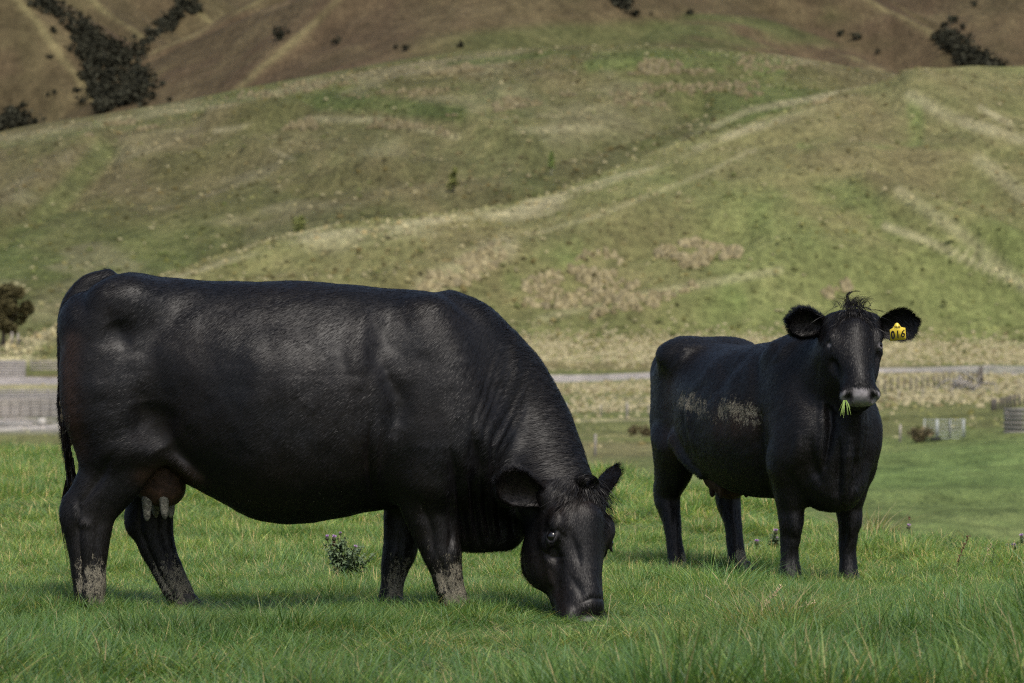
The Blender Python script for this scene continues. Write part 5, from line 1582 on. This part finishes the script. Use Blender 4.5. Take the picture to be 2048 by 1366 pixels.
limbs = [([(0, 0, -.3), (.1, 0, 2.0), (0, 0, 4.0)], [.45, .36, .25])] + [([(0, 0, 1.8 + .3 * k), (1.3 * math.cos(k * 2.1), .9 * math.sin(k * 2.1), 4.2), (2.4 * math.cos(k * 2.1), 1.6 * math.sin(k * 2.1), 6.0)], [.22, .15, .05]) for k in range(5)]
plant("willow_tree", p, lobes, 8500, .30, (.085, .074, .034), limbs, "brownish round-crowned willow cut off by the left edge of the photo", "tree", var=.5)
p = VALLEY.at(1836, 886)
plant("bush", p, [(rng.normal(0, .3), rng.normal(0, .2), rng.uniform(.2, .7), .34) for k in range(5)], 220, .12, (.13, .105, .06), [([(0, 0, 0), (0, 0, .5)], [.03, .02])], "small dark brown bush left of the grey stock panel", "bush")
p = VALLEY.at(1295, 872)
plant("bush", p, [(rng.normal(0, .9), rng.normal(0, .3), rng.uniform(.1, .5), .38) for k in range(7)], 300, .13, (.105, .085, .045), None, "low brown scrub in the pasture left of the standing cow's rump", "bush")

# ------------------------------------------------------------------ fences, yards and gates in the valley
WOOD = simple_mat("weathered_wood", (.30, .27, .23), .9, .3, 2.5)
WOODD = simple_mat("dark_post", (.10, .088, .075), .9, .3, 3)
STEEL = simple_mat("galvanised_steel", (.36, .38, .37), .6, .15, 4, .0, .05, .3)
CONC = simple_mat("grey_boards", (.27, .25, .235), .9, .18, 1.2)
WIRE = simple_mat("fence_wire", (.20, .20, .19), .5, .1, 4, .7, 0)
PALE = simple_mat("pale_boards", (.42, .40, .36), .8, .12, 2)

def wire_fence(pts, spacing, hgt, label, mat=WOOD, wires=4, thick=.075, group=None):
    """a post and wire fence along photograph points on the valley floor"""
    W = np.array([VALLEY.at(*q) for q in pts]); W = hermite(np.arange(len(W)), W, np.linspace(0, len(W) - 1, 40)) if len(W) > 2 else np.linspace(W[0], W[1], 40)
    d = np.concatenate([[0], np.cumsum(np.linalg.norm(np.diff(W[:, :2], axis=0), axis=1))])
    n = max(2, int(d[-1] / spacing) + 1)
    Q = np.stack([np.interp(np.linspace(0, d[-1], n), d, W[:, k]) for k in range(3)], 1)
    root = empty("wire_fence", Q[0], label, "fence", group)
    for k, q in enumerate(Q):
        h = hgt * rng.uniform(.94, 1.06); t = thick * (1.5 if k in (0, n - 1) else rng.uniform(.85, 1.15))
        lean = rng.normal(0, .03, 2)
        b = q - Q[0]
        MB().tube([b + (0, 0, -.3), b + (lean[0] * .5, lean[1] * .5, h * .5), b + (lean[0], lean[1], h)], t, 6).build("post", mat, root)
    for w in range(wires):
        z = hgt * (.25 + .68 * w / max(1, wires - 1))
        MB().tube(Q - Q[0] + (0, 0, z), .008, 4).build("wire", WIRE, root)
    return root

def panel(name, pos, rz, length, hgt, bars, uprights, mat, label, cat, rad=.03, flat=None):
    root = empty(name, pos, label, cat, None, rz)
    for u in uprights:
        x, r = (u if isinstance(u, tuple) else (u, rad))
        MB().box((x * length, 0, hgt / 2 + .06), (r * 2, rad * 2, hgt)).build("upright", mat, root)
    for k in range(bars):
        z = .10 + (hgt - .10) * k / (bars - 1)
        if flat: MB().box((length / 2, -rad - flat[1] / 2 - .004, z), (length, flat[1], flat[0]), 0, .004).build("rail", mat, root)
        else: MB().tube([(0, 0, z), (length / 2, 0, z), (length, 0, z)], rad * .95, 6).build("rail", mat, root)
    return root

def span(p0, p1):
    a, b = VALLEY.at(*p0), VALLEY.at(*p1)
    d = b - a
    return a, math.atan2(d.y, d.x), math.hypot(d.x, d.y)

# right side: stock panel and timber pen on the near rise
a = at(1848, 879, 228); b = at(1930, 876, 228); g0 = VALLEY.at(1848, 884)
s = g0.y / 228
a, b = at(1848, 880, g0.y), at(1930, 877, g0.y)
panel("stock_panel", a, math.atan2(b.y - a.y, b.x - a.x), (b - a).length, 1.12 * g0.y / 215, 6, [.01, .30, (.33, .05), .62, (.63, .045), .985, (.95, .03)], STEEL, "grey steel stock panel standing in the grass right of the standing cow", "panel", .028)
o = at(1862, 881, g0.y - .4)
tag(MB().box(o + Vector((.25, 0, .09)), (.55, .26, .13), .1, .012).build("drum_trough", simple_mat("black_rubber", (.016, .016, .017), .6, .2, 5)), "small black trough on the ground under the steel stock panel", "trough")
q0 = VALLEY.at(2010, 866)
y0 = q0.y
a, b = at(2009, 868, y0), at(2110, 852, y0 - 2)
root = panel("timber_pen", a, math.atan2(b.y - a.y, b.x - a.x), (b - a).length, 1.35 * y0 / 215, 6, [.01, .28, .55, .8, .99], WOOD, "weathered timber board pen at the right edge above the green slope", "pen", .05, (.17, .03))
L_ = (b - a).length
for k in range(5):
    MB().box((.05, .25 + .36 * k, .12 + 1.3 * y0 / 215 * .5), (.035, .30, 1.3 * y0 / 215)).build("side_board", WOOD, root)
for k in range(4):
    MB().box((L_ / 2, .3 + k * .42, 1.42 * y0 / 215), (L_, .36, .03), 0, .006).build("roof_board", PALE if k % 2 else WOOD, root)

wire_fence([(1742, 790), (1850, 778), (1955, 766)], 3.4, 1.5, "wooden post and wire fence along the dry bank right of the cow's head", WOODD, 4, .085)
wire_fence([(1700, 812), (1900, 795), (2100, 783)], 6.5, 1.1, "low wire fence on thin posts below the dry bank at right", WOOD, 4, .05)
wire_fence([(1040, 838), (1180, 834), (1345, 832)], 5.2, 1.2, "wire fence with grey posts crossing the pasture between the two cows", WOOD, 4, .07)
wire_fence([(1985, 822), (2040, 812), (2120, 806)], 1.6, 1.0, "short fence of close brown posts above the timber pen", WOODD, 3, .11)
p = VALLEY.at(1962, 769)
tag(MB().tube([p + Vector((0, 0, -.4)), p + Vector((.03, 0, 1.0)), p + Vector((0, 0, 2.05))], [.26, .25, .24], 8).build("strainer_post", WOODD), "thick dark strainer post at the end of the fence beside the gravel track", "post")
# heap of old timber by the fence
p = VALLEY.at(1925, 782)
root = empty("timber_heap", p, "heap of broken pale and grey boards against the fence at right", "timber heap")
for k in range(34):
    L_ = rng.uniform(.9, 2.6)
    c = (rng.normal(0, 1.1), rng.normal(0, .5), .18 + abs(rng.normal(0, .5)))
    q = MB().box((0, 0, 0), (L_, rng.uniform(.12, .3), .06), 0, .006).build("board", PALE if k % 5 == 0 else (WOOD if k % 5 < 3 else CONC), root)
    q.location = c; q.rotation_euler = (rng.normal(0, .4), rng.normal(0, .6), rng.uniform(-.6, .6))
# galvanised gate between the cows
a, rz, L_ = span((1096, 838), (1132, 838))
panel("steel_gate", a, rz, L_, 1.5, 5, [.01, .5, (.98, .06)], STEEL, "pale steel gate in the wire fence beside the grazing cow's neck", "gate", .035)
for x, y, h, lab in ((1190, 912, 1.1, "lone pale wooden post in the rough pasture above the grazing cow's far ear"), (1800, 884, 1.0, "lone thin post left of the brown bush and steel panel"), (1253, 840, 1.75, "taller pale post standing in the wire fence between the cows")):
    p = VALLEY.at(x, y)
    tag(MB().tube([p + Vector((0, 0, -.3)), p + Vector((.01, 0, h / 2)), p + Vector((.02, 0, h))], [.075, .07, .065], 7).build("post", WOOD), lab, "post")
p = VALLEY.at(1105, 352)
# left side: the yards
def boards(p0, p1, hgt, n, mat, name, label, cat, thick=.05, posts=5, gap=.015, dep=0.0):
    a, rz, L_ = span(p0, p1)
    root = empty(name, a, label, cat, None, rz)
    bh = hgt / n
    for k in range(n):
        MB().box((L_ / 2, 0, bh * (k + .5)), (L_, thick, bh - gap), 0, .006).build("board", mat, root)
    for k in range(posts):
        MB().box((L_ * k / (posts - 1), thick / 2 + .075, hgt / 2), (.14, .14, hgt + .1)).build("post", CONC, root)
    return root
boards((-60, 757), (50, 755), 2.6, 7, CONC, "board_wall", "solid grey board wall of the yards at the left edge", "wall", .06, 6, .03)
boards((62, 742), (150, 739), 1.6, 4, WOOD, "rail_fence", "grey rail fence right of the board wall, behind the cow's tail", "fence", .05, 6, .16)
boards((-80, 836), (160, 832), 1.85, 6, WOOD, "yard_fence", "long pale steel rail fence of the stockyard behind the cow's tail", "fence", .05, 13, .14)
boards((-80, 806), (170, 802), 1.5, 5, CONC, "yard_fence", "grey rail fence at the back of the stockyard", "fence", .05, 11, .11)
boards((-80, 852), (60, 851), .55, 2, PALE, "low_fence", "low pale rail along the front of the stockyard", "rail", .08, 4, .06)
p = VALLEY.at(83, 852)
tag(MB().box(p + Vector((0, 0, .35)), (.62, .55, .7), .2, .03).build("white_box", PALE), "small white box standing by the rails of the stockyard", "box")
for k, (x, h) in enumerate(((24, 2.1), (36, 1.9))):
    p = VALLEY.at(x, 690)
    tag(MB().box(p + Vector((0, 0, h / 2)), (.3, .2, h), .1, .03).build("wooden_post", WOOD), ("grey post nearer the willow trunk", "grey post further from the willow trunk")[k], "post")
# ------------------------------------------------------------------ small plants in the field
THORN = simple_mat("thistle_leaf", (.11, .155, .075), .7, .35, 30)
PURPLE = simple_mat("thistle_bloom", (.46, .26, .52), .8, .25, 60, col2=(.62, .48, .64))
SEED = simple_mat("seed_head", (.14, .075, .045), .9, .3, 60)
BULB = simple_mat("thistle_bulb", (.045, .050, .022), .8, .3, 60)
DRY = simple_mat("dry_stalk", (.48, .38, .22), .7, .25, 20)
STEM = simple_mat("green_stem", (.075, .105, .035), .7, .25, 20)

def thistle(loc, hgt, rad, stems, heads, label, leaves=46):
    root = empty("thistle", loc, label, "thistle")
    tips = []
    mb = MB(); lf = MB()
    for k in range(stems):
        a = rng.uniform(0, 6.28); r = rad * rng.uniform(.3, 1)
        h = hgt * rng.uniform(.6, .95) if k >= len(heads) else None
        if k < len(heads): tip = np.array(heads[k][:3])
        else: tip = np.array((r * math.cos(a), r * math.sin(a), h))
        t = np.linspace(0, 1, 6)[:, None]
        base = tip * np.array((.15, .15, 0)); pts = base + (tip - base) * np.concatenate([t ** 1.25, t ** 1.25, t], 1)
        mb.tube(pts, np.linspace(.004, .0022, 6), 5)
        n = int(leaves * tip[2] / hgt * rng.uniform(.7, 1.1))
        for q in range(n):
            u = rng.uniform(.02, .90); c = base + (tip - base) * np.array((u ** 1.25, u ** 1.25, u))
            th = rng.uniform(0, 6.28); L_ = rng.uniform(.03, .075) * (1.15 - .6 * u); up = rng.uniform(-.1, .8)
            d = np.array((math.cos(th), math.sin(th), up)); d /= np.linalg.norm(d); s = np.cross(d, (0, 0, 1)); s /= np.linalg.norm(s)
            w = L_ * .16
            V = [c]; 
            for e in range(1, 5):     # spiny lobed outline
                V += [c + d * L_ * e / 5 + s * w * (1.5 if e % 2 else .5) + (0, 0, .006 * (e % 2)), c + d * L_ * e / 5 - s * w * (1.5 if e % 2 else .5) + (0, 0, .006 * (e % 2))]
            V.append(c + d * L_ - np.array((0, 0, L_ * .25)))
            F3 = [(0, 1, 2), (7, 9, 8)]; F4 = [(1, 3, 4, 2), (3, 5, 6, 4), (5, 7, 8, 6)]
            lf.raw(V, F3, F4)
    mb.build("stem", STEM, root, True)
    lf.build("leaves", THORN, root, False, "stuff")
    for x, y, z, r, kind in heads:
        prof = [(-1.5, .25), (-1.1, .75), (-.6, .9), (-.2, .62), (0, .55)]
        q = MB().tube([(x, y, z + u * r) for u, w in prof], [w * r for u, w in prof], 8).build("flower_head", SEED if kind == 'seed' else BULB, root, True)
        if kind != 'bud':
            b = MB()
            for k in range(60):
                a, e = rng.uniform(0, 6.28), rng.uniform(.15, 1.0); rr = r * rng.uniform(.9, 1.25)
                d = np.array((math.cos(a) * (1 - e * .45), math.sin(a) * (1 - e * .45), .35 + e)); d /= np.linalg.norm(d)
                s = np.cross(d, rng.normal(0, 1, 3)); s /= np.linalg.norm(s); c = np.array((x, y, z - .1 * r))
                b.raw([c - s * r * .10, c + s * r * .10, c + d * rr + s * r * .16, c + d * rr - s * r * .16], None, [(0, 1, 2, 3)])
            b.build("petals", PURPLE if kind == 'bloom' else SEED, q, False)
    return root

def ground(px, Y):
    x = (px - 1024) / FPX * Y
    return Vector((x, Y, float(field_z(x, Y))))
p = ground(688, 19.0); k_ = 19.0 / FPX
def hd(px, py, dy, r, kind): return ((px - 688) * k_, dy, CAM_H - (py - 683) * k_ - p.z, r, kind)
thistle(p, .24, .19, 20, [hd(654, 1074, 0, .012, 'bloom'), hd(668, 1075, .02, .013, 'bloom'), hd(680, 1067, .03, .008, 'bloom'), hd(690, 1074, .0, .006, 'bud'), hd(711, 1094, -.02, .011, 'bloom'), hd(668, 1086, -.01, .010, 'seed'), hd(676, 1076, .03, .007, 'bud')],
        "leafy thistle with mauve flowers in the grass under the grazing cow's belly", 36)
for px, py, Y, r, st, lab in ((1512, 1083, 21.6, .014, 4, "thin thistle with one mauve flower left of the standing cow's front leg"), (1550, 1062, 22.0, .014, 5, "thistle with two mauve flowers close beside the standing cow's front leg"), (1816, 1052, 24.0, .015, 4, "thistle with a mauve flower at the field edge right of the standing cow"),
                              (2042, 1072, 22.4, .014, 4, "thistle with a mauve flower at the right edge of the photo"), (2026, 1091, 21.4, .013, 4, "short thistle with a pale mauve flower left of the one at the right edge")):
    g = ground(px, Y); kk = Y / FPX; z = CAM_H - (py - 683) * kk - g.z
    hs = [(0.004, 0, z, r, 'bloom')]
    if px == 1550: hs.append((.012, .02, z - .045, r * .8, 'bloom'))
    if px == 1816: hs.append((.01, .02, z + .05, r * .6, 'seed'))
    thistle(g, max(z, .1), .07, st, hs, lab, 20)

def stalk(name, pts, rad, mat, label, seeds=0):
    root = empty(name, Vector(pts[0]), label, "stalk")
    P = np.array([np.array(q) for q in pts]) - np.array(pts[0])
    t = np.linspace(0, len(P) - 1, 14); P = hermite(np.arange(len(P)), P, t)
    MB().tube(P, np.linspace(rad, rad * .5, len(P)), 5).build("stem", mat, root, True)
    if seeds:
        mb = MB()
        for k in range(seeds):
            u = .45 + .55 * k / seeds; c = np.array([np.interp(u, np.linspace(0, 1, len(P)), P[:, q]) for q in range(3)])
            d = rng.normal(0, 1, 3) + (0, 0, 1.2); d /= np.linalg.norm(d)
            mb.tube([c, c + d * .008, c + d * .016], [.001, .0028, .0008], 4)
        mb.build("seed_head", mat, root, False)
    return root
stalk("straw", [at(1214, 1275, 15.05), at(1216, 1235, 15.03), at(1222, 1190, 15.02)], .0020, DRY, "upright dry straw in front of the grazing cow's nostril")
stalk("straw", [at(1168, 1258, 15.05), at(1195, 1251, 15.02), at(1226, 1253, 15.02)], .0018, DRY, "bent dry straw lying across below the grazing cow's nose")
for a_, b_, c_, Y, lab, sd, mt in (((1905, 1175), (1918, 1120), (1938, 1070), 19.5, "tall brown seeding stalk in the grass at right", 26, SEED), ((1978, 1170), (1985, 1125), (1988, 1095), 18.5, "thin dark upright stalk near the right edge", 10, STEM), ((1965, 1130), (1975, 1105), (1984, 1088), 20.0, "short pale slanting stalk in the grass at right", 8, DRY),
                               ((1508, 1245), (1535, 1205), (1565, 1172), 15.0, "long pale bent stalk rising from the dry tussock", 16, DRY), ((1590, 1218), (1612, 1210), (1632, 1206), 15.2, "pale stalk lying sideways right of the dry tussock", 6, DRY), ((1438, 1238), (1470, 1234), (1495, 1231), 14.9, "pale stalk lying flat left of the dry tussock", 4, DRY),
                               ((1410, 1190), (1428, 1205), (1450, 1222), 15.6, "thin pale stalk leaning right between the muzzle and the dry tussock", 4, DRY), ((1618, 1278), (1640, 1274), (1660, 1272), 14.2, "pale stalk lying low in the foreground below the dry tussock", 5, DRY), ((1810, 1193), (1818, 1203), (1828, 1212), 16.2, "short pale broken stalk in the grass right of the standing cow's hooves", 3, DRY),
                               ((1890, 1225), (1893, 1205), (1889, 1188), 15.8, "upright pale stalk in the foreground grass at right", 6, DRY)):
    stalk("grass_stalk", [at(*a_, Y), at(*b_, Y), at(*c_, Y)], .0017, mt, lab, sd)

TUSS = bpy.data.collections.new("tussock_sources")
def tussock(px, Y, n, rad, lo, hi, dry, label, green=1.0, wid=.004):
    V, F, Cc = blades(n, rad, lo, hi, wid, .5, dry, 5, .7, (.18, .02), green)
    o = mesh_np("tussock", V, F, GRASS); o.location = ground(px, Y)
    attr_c(o, "blade", Cc); tag(o, label, "tussock")
    return o
tussock(1560, 14.6, 420, .20, .10, .27, .42, "dry straw-coloured tussock in the foreground grass below the standing cow")
tussock(1318, 20.6, 220, .12, .06, .15, .75, "small orange-brown tussock left of the standing cow's hind hoof", .8, .005)
tussock(1738, 23.4, 180, .14, .10, .30, .80, "dry brown tuft at the field edge behind the standing cow's legs", .75, .006)
tussock(1440, 17.6, 300, .17, .12, .24, .05, "tall blue-green tussock in front of the standing cow's hind hooves", 1.25)
tussock(575, 14.4, 380, .20, .13, .25, .04, "dark green tall tussock in the foreground left of the middle", .72)
tussock(320, 14.2, 320, .19, .12, .23, .06, "dense green tussock in the foreground at left", .85)
tussock(1900, 13.9, 320, .22, .10, .24, .08, "thick green tussock in the lower right foreground", .85)
# grass hanging from the standing cow's mouth
g = MB(); gp = np.array(at(1690, 803, 18.38))
for k in range(19):
    a_ = rng.uniform(-1, 1); e = gp + np.array((a_ * .034 - .006, rng.normal(0, .015) - .02, -rng.uniform(.03, .09) * (1 - .3 * abs(a_))))
    s_ = np.array((1, .2, 0)) * .0011; m_ = (gp + e) / 2 + np.array((a_ * .005, -.01, .004)); r0 = gp + np.array((a_ * .008, .012, .006))
    g.raw([r0 - s_, r0 + s_, m_ - s_, m_ + s_, e - s_ * .5, e + s_ * .5], None, [(0, 1, 3, 2), (2, 3, 5, 4)])
tag(g.build("grass_wisp", simple_mat("chewed_grass", (.20, .30, .055), .5, .3, 60)), "wisp of bright green grass hanging from the standing cow's mouth", "grass wisp")
